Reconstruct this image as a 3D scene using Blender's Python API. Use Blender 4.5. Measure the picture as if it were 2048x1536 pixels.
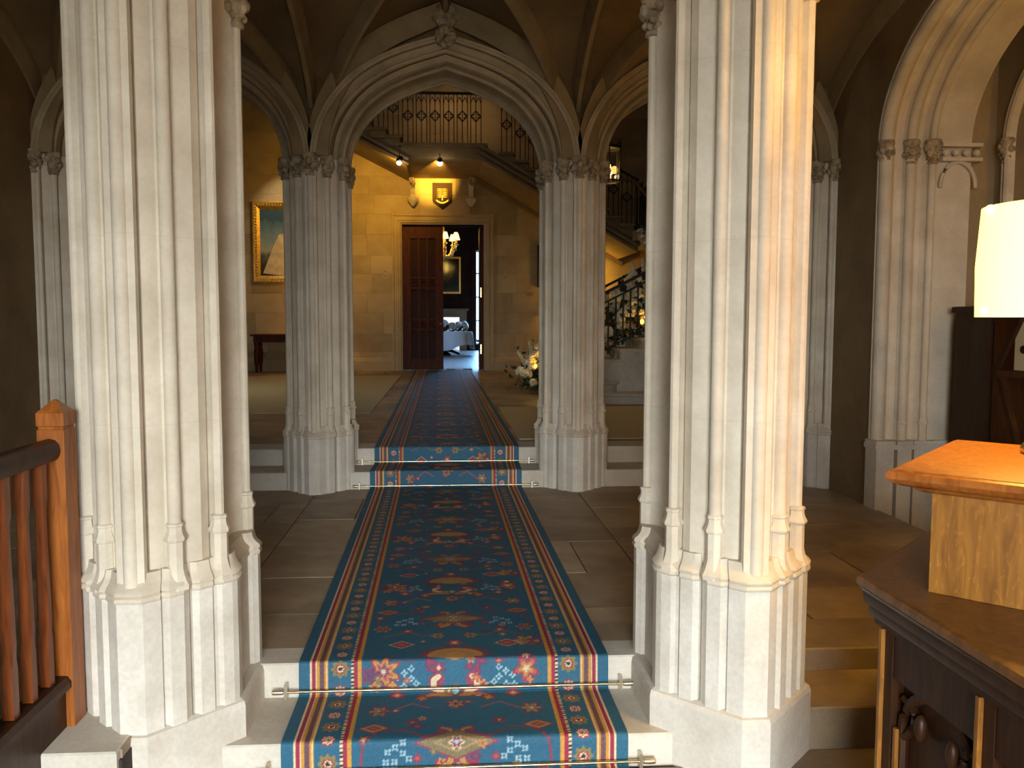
import bpy, bmesh, math, random
import numpy as np
from mathutils import Vector, Matrix

# ------------------------------------------------------------------ scene
for o in list(bpy.data.objects):
    bpy.data.objects.remove(o)
SC = bpy.context.scene
COL = SC.collection
random.seed(7)

# ------------------------------------------------------------------ camera
F_PX, W_PX, H_PX = 1657.0, 2048.0, 1536.0
cam_d = bpy.data.cameras.new('camera')
cam_d.sensor_fit = 'HORIZONTAL'
cam_d.sensor_width = 36.0
cam_d.lens = F_PX / W_PX * 36.0
cam_d.shift_x = (1024.0 - 990.0) / W_PX
cam_d.clip_start = 0.05
cam_d.clip_end = 200
cam = bpy.data.objects.new('camera', cam_d)
COL.objects.link(cam)
cam.location = (-.015, 0, 1.35)
cam.rotation_euler = (math.pi / 2 - math.atan(123.0 / F_PX), 0, -math.radians(3.45))
SC.camera = cam

# ------------------------------------------------------------------ world, exposure
SC.view_settings.view_transform = 'Standard'
SC.view_settings.look = 'None'
SC.view_settings.exposure = 0.0
SC.view_settings.gamma = 1.0
SC.view_settings.use_curve_mapping = False
SC.cycles.max_bounces = 7
SC.cycles.diffuse_bounces = 4
SC.cycles.glossy_bounces = 3
SC.cycles.transmission_bounces = 6
SC.cycles.adaptive_threshold = 0.02
world = bpy.data.worlds.new('sky')
SC.world = world
world.use_nodes = True
bg = world.node_tree.nodes['Background']
bg.inputs[0].default_value = (0.88, 0.95, 1.0, 1)     # even overcast sky
bg.inputs[1].default_value = 29.5

def portal(name, loc, rot, sx, sy):
    """sky portal in a window or door opening (guides the sky light, emits nothing itself)"""
    l = bpy.data.lights.new(name, 'AREA')
    l.shape = 'RECTANGLE'; l.size = sx; l.size_y = sy
    l.cycles.is_portal = True
    o = bpy.data.objects.new(name, l); COL.objects.link(o)
    o.location = loc; o.rotation_euler = rot
    return o

R90 = math.pi / 2
# area lights look down -Z: rotate so that they face into the rooms
portal('entrance_door_portal', (0, -2.52, 1.225), (R90, 0, 0), 2.2, 2.85)
portal('dining_window_portal', (1.95, 32.02, 2.3), (-R90, 0, 0), 1.9, 3.6)
portal('dining_side_window_portal', (3.38, 21.1, 2.5), (0, R90, 0), 3.4, 3.0)
portal('hall_side_window_portal', (-5.78, 13.1, 2.9), (0, -R90, 0), 1.2, 1.0)
portal('added_skylight_portal', (-1.5, 12.0, 8.42), (0, 0, 0), .5, .5)  # unseen roof opening added to bring daylight into the stair hall

def point(name, loc, watt, col, r=0.03):
    l = bpy.data.lights.new(name, 'POINT')
    l.energy = watt; l.color = col; l.shadow_soft_size = r
    o = bpy.data.objects.new(name, l); COL.objects.link(o); o.location = loc
    return o

def spot(name, loc, target, watt, col, angle, blend=0.6, r=0.03):
    l = bpy.data.lights.new(name, 'SPOT')
    l.energy = watt; l.color = col; l.spot_size = math.radians(angle); l.spot_blend = blend; l.shadow_soft_size = r
    o = bpy.data.objects.new(name, l); COL.objects.link(o); o.location = loc
    o.rotation_euler = (Vector(target) - Vector(loc)).to_track_quat('-Z', 'Y').to_euler()
    return o

WARM = (1.0, 0.57, 0.12)
AMBER = (1.0, 0.54, 0.06)

# ------------------------------------------------------------------ materials
def lin(r, g, b):
    f = lambda c: (c / 255 / 12.92) if c / 255 <= 0.04045 else ((c / 255 + 0.055) / 1.055) ** 2.4
    return (f(r), f(g), f(b), 1)

def new_mat(name):
    m = bpy.data.materials.new(name); m.use_nodes = True
    nt = m.node_tree
    return m, nt, nt.nodes['Principled BSDF']

def stone_mat(name, c1, c2, rough=0.8, scale=3.0, bump=0.25, rnd=0.0, stain=0.5, spec=0.25, joints=0.0, fine=60):
    m, nt, b = new_mat(name)
    N, L = nt.nodes.new, nt.links.new
    tc = N('ShaderNodeTexCoord')
    oi = N('ShaderNodeObjectInfo')
    vec = N('ShaderNodeVectorMath'); vec.operation = 'ADD'
    sc = N('ShaderNodeVectorMath'); sc.operation = 'SCALE'; sc.inputs[3].default_value = 13.0
    comb = N('ShaderNodeCombineXYZ')
    L(oi.outputs['Random'], comb.inputs[0]); L(oi.outputs['Random'], comb.inputs[1]); L(oi.outputs['Random'], comb.inputs[2])
    L(comb.outputs[0], sc.inputs[0])
    L(tc.outputs['Object'], vec.inputs[0]); L(sc.outputs[0], vec.inputs[1])
    n1 = N('ShaderNodeTexNoise'); n1.inputs['Scale'].default_value = scale; n1.inputs['Detail'].default_value = 6; n1.inputs['Roughness'].default_value = 0.6
    n2 = N('ShaderNodeTexNoise'); n2.inputs['Scale'].default_value = fine; n2.inputs['Detail'].default_value = 4
    L(vec.outputs[0], n1.inputs['Vector']); L(vec.outputs[0], n2.inputs['Vector'])
    ramp = N('ShaderNodeValToRGB')
    ramp.color_ramp.elements[0].position = 0.32; ramp.color_ramp.elements[0].color = c2
    ramp.color_ramp.elements[1].position = 0.68; ramp.color_ramp.elements[1].color = c1
    L(n1.outputs[0], ramp.inputs[0])
    last = ramp.outputs[0]
    # fine pitting
    r2 = N('ShaderNodeMapRange'); r2.inputs[1].default_value = 0.3; r2.inputs[2].default_value = 0.7
    r2.inputs[3].default_value = 1 - 0.16 * stain; r2.inputs[4].default_value = 1 + 0.08 * stain
    L(n2.outputs[0], r2.inputs[0])
    mul = N('ShaderNodeVectorMath'); mul.operation = 'SCALE'
    L(last, mul.inputs[0]); L(r2.outputs[0], mul.inputs[3]); last = mul.outputs[0]
    if rnd > 0:
        r3 = N('ShaderNodeMapRange'); r3.inputs[3].default_value = 1 - rnd; r3.inputs[4].default_value = 1 + rnd
        L(oi.outputs['Random'], r3.inputs[0])
        m3 = N('ShaderNodeVectorMath'); m3.operation = 'SCALE'
        L(last, m3.inputs[0]); L(r3.outputs[0], m3.inputs[3]); last = m3.outputs[0]
    if joints > 0:      # thin bed joints of the masonry courses
        sep = N('ShaderNodeSeparateXYZ'); L(tc.outputs['Object'], sep.inputs[0])
        md = N('ShaderNodeMath'); md.operation = 'MODULO'; md.inputs[1].default_value = joints
        ad = N('ShaderNodeMath'); ad.operation = 'ADD'; ad.inputs[1].default_value = 10.15
        L(sep.outputs[2], ad.inputs[0]); L(ad.outputs[0], md.inputs[0])
        ls = N('ShaderNodeMath'); ls.operation = 'LESS_THAN'; ls.inputs[1].default_value = 0.004
        L(md.outputs[0], ls.inputs[0])
        mr = N('ShaderNodeMapRange'); mr.inputs[3].default_value = 1.0; mr.inputs[4].default_value = 0.93
        L(ls.outputs[0], mr.inputs[0])
        m4 = N('ShaderNodeVectorMath'); m4.operation = 'SCALE'
        L(last, m4.inputs[0]); L(mr.outputs[0], m4.inputs[3]); last = m4.outputs[0]
    L(last, b.inputs['Base Color'])
    b.inputs['Roughness'].default_value = rough
    b.inputs['Specular IOR Level'].default_value = spec
    bp = N('ShaderNodeBump'); bp.inputs['Strength'].default_value = bump; bp.inputs['Distance'].default_value = 0.004
    mx = N('ShaderNodeMath'); mx.operation = 'MULTIPLY_ADD'; mx.inputs[1].default_value = 0.5
    L(n2.outputs[0], mx.inputs[0]); L(n1.outputs[0], mx.inputs[2])
    L(mx.outputs[0], bp.inputs['Height']); L(bp.outputs[0], b.inputs['Normal'])
    return m

def wood_mat(name, c1, c2, rough=0.35, scale=(14, 14, 1.6), spec=0.5, figure=0.0):
    m, nt, b = new_mat(name)
    N, L = nt.nodes.new, nt.links.new
    tc = N('ShaderNodeTexCoord'); mp = N('ShaderNodeMapping'); mp.inputs['Scale'].default_value = scale
    L(tc.outputs['Object'], mp.inputs[0])
    n = N('ShaderNodeTexNoise'); n.inputs['Scale'].default_value = 3; n.inputs['Detail'].default_value = 7; n.inputs['Distortion'].default_value = 1.2
    L(mp.outputs[0], n.inputs['Vector'])
    r = N('ShaderNodeValToRGB')
    r.color_ramp.elements[0].position = 0.3; r.color_ramp.elements[0].color = c2
    r.color_ramp.elements[1].position = 0.7; r.color_ramp.elements[1].color = c1
    L(n.outputs[0], r.inputs[0])
    last = r.outputs[0]
    if figure > 0:      # medullary ray flecks of quarter-sawn oak
        mp2 = N('ShaderNodeMapping'); mp2.inputs['Scale'].default_value = (26, 26, 9); mp2.inputs['Rotation'].default_value = (0.5, 0.3, 0.6)
        L(tc.outputs['Object'], mp2.inputs[0])
        n2 = N('ShaderNodeTexNoise'); n2.inputs['Scale'].default_value = 2.2; n2.inputs['Detail'].default_value = 3; n2.inputs['Distortion'].default_value = 2.0
        L(mp2.outputs[0], n2.inputs['Vector'])
        rr = N('ShaderNodeMapRange'); rr.inputs[1].default_value = 0.55; rr.inputs[2].default_value = 0.68
        rr.inputs[3].default_value = 1.0; rr.inputs[4].default_value = 1.0 + figure
        L(n2.outputs[0], rr.inputs[0])
        ml = N('ShaderNodeVectorMath'); ml.operation = 'SCALE'
        L(last, ml.inputs[0]); L(rr.outputs[0], ml.inputs[3]); last = ml.outputs[0]
    L(last, b.inputs['Base Color'])
    b.inputs['Roughness'].default_value = rough
    b.inputs['Specular IOR Level'].default_value = spec
    bp = N('ShaderNodeBump'); bp.inputs['Strength'].default_value = 0.15; bp.inputs['Distance'].default_value = 0.002
    L(n.outputs[0], bp.inputs['Height']); L(bp.outputs[0], b.inputs['Normal'])
    return m

def plain_mat(name, c, rough=0.5, metal=0.0, spec=0.5, noise=0.0, scale=40, emit=None, estr=0.0, trans=0.0, sheen=0.0):
    m, nt, b = new_mat(name)
    N, L = nt.nodes.new, nt.links.new
    b.inputs['Base Color'].default_value = c
    b.inputs['Roughness'].default_value = rough
    b.inputs['Metallic'].default_value = metal
    b.inputs['Specular IOR Level'].default_value = spec
    if noise > 0:
        tc = N('ShaderNodeTexCoord'); n = N('ShaderNodeTexNoise'); n.inputs['Scale'].default_value = scale; n.inputs['Detail'].default_value = 4
        L(tc.outputs['Object'], n.inputs['Vector'])
        r = N('ShaderNodeMapRange'); r.inputs[1].default_value = 0.3; r.inputs[2].default_value = 0.7
        r.inputs[3].default_value = 1 - noise; r.inputs[4].default_value = 1 + noise
        L(n.outputs[0], r.inputs[0])
        mu = N('ShaderNodeVectorMath'); mu.operation = 'SCALE'; mu.inputs[0].default_value = c[:3]
        L(r.outputs[0], mu.inputs[3]); L(mu.outputs[0], b.inputs['Base Color'])
        bp = N('ShaderNodeBump'); bp.inputs['Strength'].default_value = 0.3; bp.inputs['Distance'].default_value = 0.004
        L(n.outputs[0], bp.inputs['Height']); L(bp.outputs[0], b.inputs['Normal'])
    if emit:
        b.inputs['Emission Color'].default_value = emit
        b.inputs['Emission Strength'].default_value = estr
    if trans:
        b.inputs['Transmission Weight'].default_value = trans
    return m

M = {}
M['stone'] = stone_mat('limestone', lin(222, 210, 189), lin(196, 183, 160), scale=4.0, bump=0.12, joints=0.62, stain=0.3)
M['arch_stone_shaded'] = stone_mat('shaded_arch_limestone', lin(188, 172, 144), lin(160, 144, 116), scale=4.0, bump=0.12, stain=0.3)  # same limestone, dim brownish shade of the arches put into the colour
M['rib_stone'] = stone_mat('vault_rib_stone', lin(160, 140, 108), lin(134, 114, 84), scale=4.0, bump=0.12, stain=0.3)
M['stone_carved'] = stone_mat('carved_limestone', lin(190, 172, 144), lin(124, 108, 84), scale=22, bump=0.5)
M['stone_plain'] = stone_mat('pale_plinth_stone', lin(220, 212, 197), lin(198, 188, 171), scale=5.0, bump=0.3)
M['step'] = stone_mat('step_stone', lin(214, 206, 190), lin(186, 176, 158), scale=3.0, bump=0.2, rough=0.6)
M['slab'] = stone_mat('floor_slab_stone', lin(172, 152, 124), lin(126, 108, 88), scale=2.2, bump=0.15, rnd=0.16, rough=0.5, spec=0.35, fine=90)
M['grout'] = plain_mat('dark_grout', lin(52, 44, 36), rough=0.9)
M['wall'] = stone_mat('ashlar_wall_stone', lin(196, 176, 140), lin(172, 150, 114), scale=1.6, bump=0.2, rnd=0.10)
M['wall_joint'] = plain_mat('wall_joint_mortar', lin(120, 104, 80), rough=0.9)
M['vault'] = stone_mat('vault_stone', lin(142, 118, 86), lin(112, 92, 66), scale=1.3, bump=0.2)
M['stair_stone'] = stone_mat('stair_sandstone', lin(160, 138, 104), lin(134, 114, 84), scale=3, bump=.15)
M['hall_wall'] = stone_mat('plain_hall_plaster', lin(176, 152, 116), lin(156, 132, 98), scale=1.2, bump=0.1)
M['oak'] = wood_mat('golden_oak', lin(152, 100, 34), lin(108, 66, 20), rough=0.4, figure=0.35)
M['oak_shaded'] = wood_mat('shaded_oak', lin(128, 80, 30), lin(88, 52, 18), rough=0.35)  # darkened oak: shadow of the box put into the desk top colour
M['oak_bal'] = wood_mat('dark_red_oak', lin(126, 64, 26), lin(86, 40, 15), rough=0.3)
M['oak_red'] = wood_mat('red_brown_oak', lin(172, 100, 38), lin(126, 66, 22), rough=0.35)
M['oak_dark'] = wood_mat('dark_stained_oak', lin(62, 35, 15), lin(38, 20, 8), rough=0.42, spec=.25)
M['door_wood'] = wood_mat('mahogany_door', lin(96, 44, 24), lin(60, 25, 13), rough=0.55, spec=.2)
M['door_shade_dark'] = wood_mat('dark_shaded_mahogany', lin(60, 26, 14), lin(38, 15, 8), rough=0.55, spec=.2)  # recess shade put into the door panel colour; also the shield's dark wood
M['iron'] = plain_mat('black_iron', lin(24, 21, 20), rough=0.45, spec=0.5, noise=0.2)
M['brass'] = plain_mat('polished_brass', (0.80, 0.62, 0.34, 1), rough=0.22, metal=1.0)
M['steel'] = plain_mat('dull_brass_bracket', (0.55, 0.47, 0.36, 1), rough=0.35, metal=1.0)
M['gilt'] = plain_mat('gilded_wood', (0.80, 0.50, 0.11, 1), rough=0.38, metal=0.75, noise=0.35, scale=30)
M['cream_mat'] = plain_mat('cream_matting', lin(200, 180, 140), rough=0.95, noise=0.08, scale=160, spec=0.1)
M['wine'] = plain_mat('wine_damask', lin(60, 30, 24), rough=0.8, noise=0.5, scale=3.0)
M['cloth'] = plain_mat('white_linen', lin(228, 226, 228), rough=0.9, noise=0.03)
M['leaf'] = plain_mat('dark_green_leaf', lin(58, 74, 40), rough=0.55, noise=0.3, scale=12)
M['petal'] = plain_mat('ivory_petal', lin(236, 228, 200), rough=0.8, noise=0.15, scale=60)
M['petal_pink'] = plain_mat('blush_petal', lin(228, 196, 176), rough=0.8, noise=0.15, scale=60)
M['glass'] = plain_mat('clear_glass', (0.95, 0.97, 1, 1), rough=0.03, trans=1.0)
M['white'] = plain_mat('white_paint', lin(225, 222, 214), rough=0.5)
M['candle_glow'] = plain_mat('candle_flame', lin(255, 150, 30), emit=(1.0, 0.42, 0.05, 1), estr=6.0)
M['bulb'] = plain_mat('warm_bulb', lin(255, 220, 160), emit=(1.0, 0.78, 0.48, 1), estr=30.0)
M['shade_small'] = plain_mat('small_lit_lampshade', lin(250, 220, 160), emit=(1.0, 0.62, 0.20, 1), estr=3.2)
def pane_mat(name, tint):
    m, nt, b = new_mat(name)
    tp = nt.nodes.new('ShaderNodeBsdfTransparent'); tp.inputs[0].default_value = tint
    gl = nt.nodes.new('ShaderNodeBsdfGlossy'); gl.inputs['Roughness'].default_value = .02
    mx = nt.nodes.new('ShaderNodeMixShader'); mx.inputs[0].default_value = .06
    nt.links.new(tp.outputs[0], mx.inputs[1]); nt.links.new(gl.outputs[0], mx.inputs[2]); nt.links.new(mx.outputs[0], nt.nodes['Material Output'].inputs[0])
    return m
M['pane'] = pane_mat('daylight_blue_glass', (.50, .74, 1.0, 1))  # blue of the daylight put into the glass tint
M['pane_warm_tint'] = pane_mat('warm_light_glass', (.92, .88, .76, 1))  # warm tint put into the glass to take the blue off the daylight
M['black'] = plain_mat('black_cast_iron', lin(22, 20, 20), rough=0.4)
M['mirror'] = plain_mat('dim_mirror_glass', lin(60, 64, 62), rough=0.08, metal=0.9)
M['silver'] = plain_mat('silver', (0.7, 0.7, 0.72, 1), rough=0.2, metal=1.0)

# ------------------------------------------------------------------ mesh helpers
class MB:
    def __init__(s): s.v = []; s.f = []
    def add(s, vs, fs):
        k = len(s.v); s.v += [tuple(p) for p in vs]; s.f += [tuple(i + k for i in f) for f in fs]; return s
    def box(s, x0, x1, y0, y1, z0, z1):
        return s.add([(x0, y0, z0), (x1, y0, z0), (x1, y1, z0), (x0, y1, z0), (x0, y0, z1), (x1, y0, z1), (x1, y1, z1), (x0, y1, z1)],
                     [(0, 3, 2, 1), (4, 5, 6, 7), (0, 1, 5, 4), (1, 2, 6, 5), (2, 3, 7, 6), (3, 0, 4, 7)])
    def bbox(s, x0, x1, y0, y1, z0, z1, b=0.004):
        """box with bevelled upper edges"""
        p0 = [(x0, y0), (x1, y0), (x1, y1), (x0, y1)]
        p1 = [(x0 + b, y0 + b), (x1 - b, y0 + b), (x1 - b, y1 - b), (x0 + b, y1 - b)]
        return s.loft([[(x, y, z0) for x, y in p0], [(x, y, z1 - b) for x, y in p0], [(x, y, z1) for x, y in p1]])
    def loft(s, rings, closed=True, cap0=True, cap1=True):
        n = len(rings[0]); vs = [p for r in rings for p in r]; fs = []
        m = n if closed else n - 1
        for k in range(len(rings) - 1):
            for i in range(m):
                j = (i + 1) % n
                fs.append((k * n + i, k * n + j, (k + 1) * n + j, (k + 1) * n + i))
        if closed and cap0: fs.append(tuple(reversed(range(n))))
        if closed and cap1: fs.append(tuple((len(rings) - 1) * n + i for i in range(n)))
        return s.add(vs, fs)
    def prism(s, poly, z0, z1):
        return s.loft([[(x, y, z0) for x, y in poly], [(x, y, z1) for x, y in poly]])
    def lathe(s, prof, c=(0, 0, 0), n=16, axis='z'):
        rings = []
        for r, h in prof:
            ring = []
            for i in range(n):
                a = 2 * math.pi * i / n
                p = (r * math.cos(a), r * math.sin(a), h)
                if axis == 'x': p = (p[2], p[0], p[1])
                if axis == 'y': p = (p[1], p[2], p[0])
                ring.append((p[0] + c[0], p[1] + c[1], p[2] + c[2]))
            rings.append(ring)
        return s.loft(rings)
    def tube(s, pts, r, n=6, cap=True):
        pts = [Vector(p) for p in pts]; rings = []
        for i, p in enumerate(pts):
            t = (pts[min(i + 1, len(pts) - 1)] - pts[max(i - 1, 0)]).normalized()
            ref = Vector((0, 0, 1)) if abs(t.z) < 0.9 else Vector((1, 0, 0))
            a = t.cross(ref).normalized(); b = a.cross(t).normalized()
            rr = r[i] if isinstance(r, (list, tuple)) else r
            rings.append([tuple(p + a * rr * math.cos(2 * math.pi * k / n) + b * rr * math.sin(2 * math.pi * k / n)) for k in range(n)])
        return s.loft(rings, cap0=cap, cap1=cap)
    def bar(s, p, q, w, h=None):
        """rectangular bar between two points"""
        h = h or w; p = Vector(p); q = Vector(q); t = (q - p).normalized()
        ref = Vector((0, 0, 1)) if abs(t.z) < 0.9 else Vector((0, 1, 0))
        a = t.cross(ref).normalized() * w / 2; b = a.cross(t).normalized() * h / 2
        return s.loft([[tuple(e + a + b), tuple(e - a + b), tuple(e - a - b), tuple(e + a - b)] for e in (p, q)])
    def ball(s, c, r, nu=10, nv=7, lump=0.0, seed=0):
        rnd = random.Random(seed); ph = [rnd.uniform(0, 6.28) for _ in range(6)]
        rings = []
        sz = r if isinstance(r, tuple) else (r, r, r)
        for j in range(nv + 1):
            th = 0.06 + (math.pi - 0.12) * j / nv; ring = []
            for i in range(nu):
                a = 2 * math.pi * i / nu
                k = 1 + lump * (math.sin(5 * a + ph[0] + 3 * th) * math.sin(4 * th + ph[1]) + 0.6 * math.sin(3 * a + ph[2]) * math.cos(6 * th + ph[3]))
                ring.append((c[0] + sz[0] * k * math.sin(th) * math.cos(a), c[1] + sz[1] * k * math.sin(th) * math.sin(a), c[2] - sz[2] * k * math.cos(th)))
            rings.append(ring)
        return s.loft(rings)
    def mesh(s, name, mat, smooth=False):
        me = bpy.data.meshes.new(name)
        me.from_pydata(s.v, [], s.f); me.materials.append(M[mat] if isinstance(mat, str) else mat)
        bm = bmesh.new(); bm.from_mesh(me)
        bmesh.ops.recalc_face_normals(bm, faces=bm.faces[:])
        bm.to_mesh(me); bm.free()
        if smooth:
            me.shade_smooth()
            if smooth != 'all':
                me.set_sharp_from_angle(angle=math.radians(smooth if smooth is not True else 40))
        return me
    def build(s, name, mat, parent=None, smooth=False):
        return put(name, s.mesh(name, mat, smooth), parent)

def put(name, me, parent=None, loc=None, rot=None):
    o = bpy.data.objects.new(name, me); COL.objects.link(o)
    if loc: o.location = loc
    if rot: o.rotation_euler = rot
    if parent:
        o.parent = parent
        o.matrix_parent_inverse = Matrix.Translation(-Vector(parent.location)) if parent.type == 'EMPTY' else Matrix.Identity(4)
    return o

def tag(o, label=None, cat=None, group=None, kind=None):
    if label: o['label'] = label
    if cat: o['category'] = cat
    if group: o['group'] = group
    if kind: o['kind'] = kind
    return o

def thing(name, loc, label, cat, group=None):
    o = bpy.data.objects.new(name, None); COL.objects.link(o); o.location = loc
    o.empty_display_size = 0.1
    return tag(o, label, cat, group)

def struct(o, label=None, cat=None):
    return tag(o, label, cat, kind='structure')

def copy_tree(o, parent=None, moved=None):
    c = o.copy(); COL.objects.link(c)
    if parent: c.parent = parent
    if moved is not None: c.location = moved
    for ch in list(o.children): copy_tree(ch, c)
    return c

# ------------------------------------------------------------------ gothic arch geometry
ZS, RV = 2.62, 1.16             # springing height, vault rise
PX, PY0, PY1 = 1.04, 3.12, 6.92  # pier positions
XW = 3.10                       # side walls
NEXP = 3.3

def hfun(t):
    t = min(1.0, max(0.0, abs(t)))
    return 1 - 0.33 * t - 0.67 * (1 - math.sqrt(max(0.0, 1 - t ** NEXP)))

def arch_path(a, rise, n=20):
    """left half from springing (-a,0) to apex (0,rise): list of (x, z, nx, nz)"""
    ts = [(math.sin(math.pi / 2 * (1 - k / n))) ** (2 / NEXP) for k in range(n)] + [0.0]
    ps = [(-a * t, rise * hfun(t)) for t in ts]
    out = []
    for i, (x, z) in enumerate(ps):
        if i == 0: nx, nz = -1.0, 0.0
        else:
            q0 = ps[i - 1]; q1 = ps[min(i + 1, n)]
            dx, dz = q1[0] - q0[0], q1[1] - q0[1]; l = math.hypot(dx, dz)
            nx, nz = -dz / l, dx / l
        if i == n: nx, nz = 0.0, 1.0 / nz
        out.append((x, z, nx, nz))
    return out

def sweep_arch(mb, c, a, rise, prof, zs=ZS, z0=None, k_apex=1.0, axis='x', n=20):
    """sweep profile [(n, depth)] round an arch; axis x: opening spans x, depth = y; axis y: opening spans y, depth = x"""
    half = arch_path(a, rise, n)
    path = half + [(-x, z, -nx, nz) for x, z, nx, nz in reversed(half[:-1])]
    rings = []
    def P(u, d, z):
        return (c[0] + u, c[1] + d, z) if axis == 'x' else (c[0] + d, c[1] + u, z)
    if z0 is not None: rings.append([P(-a - q, d, z0) for q, d in prof])
    for i, (x, z, nx, nz) in enumerate(path):
        f = 1 - (1 - k_apex) * hfun(x / a) 
        rings.append([P(x + nx * q * f, d, zs + z + nz * q * f) for q, d in prof])
    if z0 is not None: rings.append([P(a + q, d, z0) for q, d in prof])
    mb.loft(rings, closed=False)
    return mb

def arc(cx, cy, r, a0, a1, n):
    return [(cx + r * math.cos(math.radians(a0 + (a1 - a0) * i / (n - 1))), cy + r * math.sin(math.radians(a0 + (a1 - a0) * i / (n - 1)))) for i in range(n)]

EE = 0.70710678
def diag(o, s, n): return (o[0] + EE * s + EE * n, o[1] + EE * s - EE * n)

def shaft_quadrant():
    q = arc(0, -0.405, 0.024, -90, 20, 7)
    o = (0.047, -0.40)
    sn = [(-.032, -.022), (-.026, -.008), (-.008, .004), (.010, -.012), (.012, -.04), (.018, -.055), (.025, -.052), (.029, -.034), (.055, -.026), (.082, -.030)]
    sn += arc(.108, -.012, .023, 215, -35, 10)
    sn += [(.131, -.034), (.134, -.055), (.139, -.055), (.143, -.030), (.168, -.020), (.205, -.014), (.212, -.018), (.243, -.034), (.246, -.055), (.251, -.055), (.256, -.03)]
    sn += arc(.274, -.016, .019, 200, -80, 9)
    q += [diag(o, s, n) for s, n in sn]
    q += [(.222, -.165), (.205, -.15), (.192, -.125), (.186, -.09), (.184, -.04), (.184, 0)]
    return q

SQ = shaft_quadrant()
def full_poly(q):
    r = q + [(x, -y) for x, y in reversed(q[:-1])]
    return r + [(-x, y) for x, y in reversed(r[1:-1])]

def sub_quadrant():
    o = (0.042, -0.43)
    sn = [(.062, 0), (.062, -.034), (.070, -.034), (.070, -.014), (.088, .008), (.138, .008), (.168, -.014), (.168, -.034), (.178, -.034), (.178, -.012), (.196, .004), (.245, .004), (.255, -.007), (.268, -.007), (.283, .003)]
    return [(0, -.43), (.042, -.43)] + [diag(o, s, n) for s, n in sn] + [(.272, -.205), (.284, -.182), (.284, -.14), (.266, -.118), (.25, -.118), (.25, 0)]
BQ = sub_quadrant()
def scaled(poly, k, z): return [(x * k, y * k, z) for x, y in poly]

# ------------------------------------------------------------------ piers
def shaft_spots():
    o = (0.047, -0.40)
    s2 = diag(o, .108, -.012); s3 = diag(o, .274, -.016)
    front = [(0, -.392)]
    pts = [('front', 0, -.400), ('front', 0, .400)]
    for sx in (1, -1):
        for sy in (1, -1):
            pts += [('mid', sx * s2[0], sy * s2[1]), ('corner', sx * s3[0], sy * s3[1])]
    return pts

cap_mesh = {}
def capital_mesh(seed, r):
    mb = MB()
    rnd = random.Random(seed)
    mb.lathe([(r * .50, -.085), (r * .62, -.08), (r * .62, -.068), (r * .50, -.062), (r * .55, -.03), (r * .8, .03), (r * .95, .055), (r * 1.0, .07), (r * .9, .085), (r * .6, .085)], n=12)
    for k in range(7):      # curled leaves
        a = 2 * math.pi * k / 7 + rnd.uniform(-.2, .2)
        mb.ball((r * .72 * math.cos(a), r * .72 * math.sin(a), rnd.uniform(-.02, .035)), (r * .42, r * .42, r * .5), 8, 6, .16, seed * 10 + k)
    for k in range(6):
        a = 2 * math.pi * k / 6 + .4
        mb.ball((r * .6 * math.cos(a), r * .6 * math.sin(a), -.045 + rnd.uniform(-.01, .01)), r * .28, 7, 5, .2, seed * 30 + k)
    return mb.mesh('capital', 'stone_carved', 50)
cap_mesh['front'] = capital_mesh(1, .066)
cap_mesh['mid'] = capital_mesh(2, .058)
cap_mesh['corner'] = capital_mesh(3, .054)

def small_base_mesh():
    mb = MB()
    octo = lambda r: [(r * math.cos(math.pi / 8 + k * math.pi / 4), r * math.sin(math.pi / 8 + k * math.pi / 4)) for k in range(8)]
    rings = []
    for r, z in [(.050, .455), (.052, .47), (.042, .485), (.034, .505), (.0295, .525), (.0295, .615), (.036, .618), (.039, .626), (.037, .632), (.031, .642), (.0275, .655), (.0275, .666), (.031, .670), (.031, .676), (.026, .680), (.02, .682)]:
        rings.append([(x, y, z) for x, y in octo(r)])
    mb.loft(rings)
    return mb.mesh('shaft_base', 'stone', 25)
SBM = small_base_mesh()

def make_pier():
    root = thing('clustered_pier', (0, 0, 0), '', 'column')
    sp = full_poly(SQ); bp = full_poly(BQ)
    MB().loft([scaled(sp, 1, .49), scaled(sp, 1, 2.63)]).build('shaft_cluster', 'stone', root, 28)
    MB().loft([scaled(bp, 1, -.02), scaled(bp, 1, .44)]).build('sub_base', 'stone_plain', root)
    MB().loft([scaled(bp, k, z) for k, z in ((1.0, .438), (1.022, .442), (1.03, .449), (1.022, .457), (1.006, .461), (1.024, .465), (1.03, .472), (1.012, .482), (.975, .492), (.945, .508), (.93, .53))]).build('base_moulding', 'stone', root, 30)
    for kind, x, y in shaft_spots():
        put('capital', cap_mesh[kind], root, (x, y, 2.555), (0, 0, random.uniform(0, 6)))
        if kind != 'front': put('shaft_base', SBM, root, (x, y, 0))
    return root

def make_plinth(root, x, y):
    pl = [(0, -.447), (.05, -.447), (.305, -.192), (.305, 0)]
    po = full_poly(pl)
    mb = MB().loft([scaled(po, 1, -.75), scaled(po, 1, -.022), scaled(po, .985, -.004), scaled(po, .93, .004)])
    mb.v = [(a + x, b + y, c) for a, b, c in mb.v]
    mb.build('plinth', 'stone_plain', root)

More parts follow.
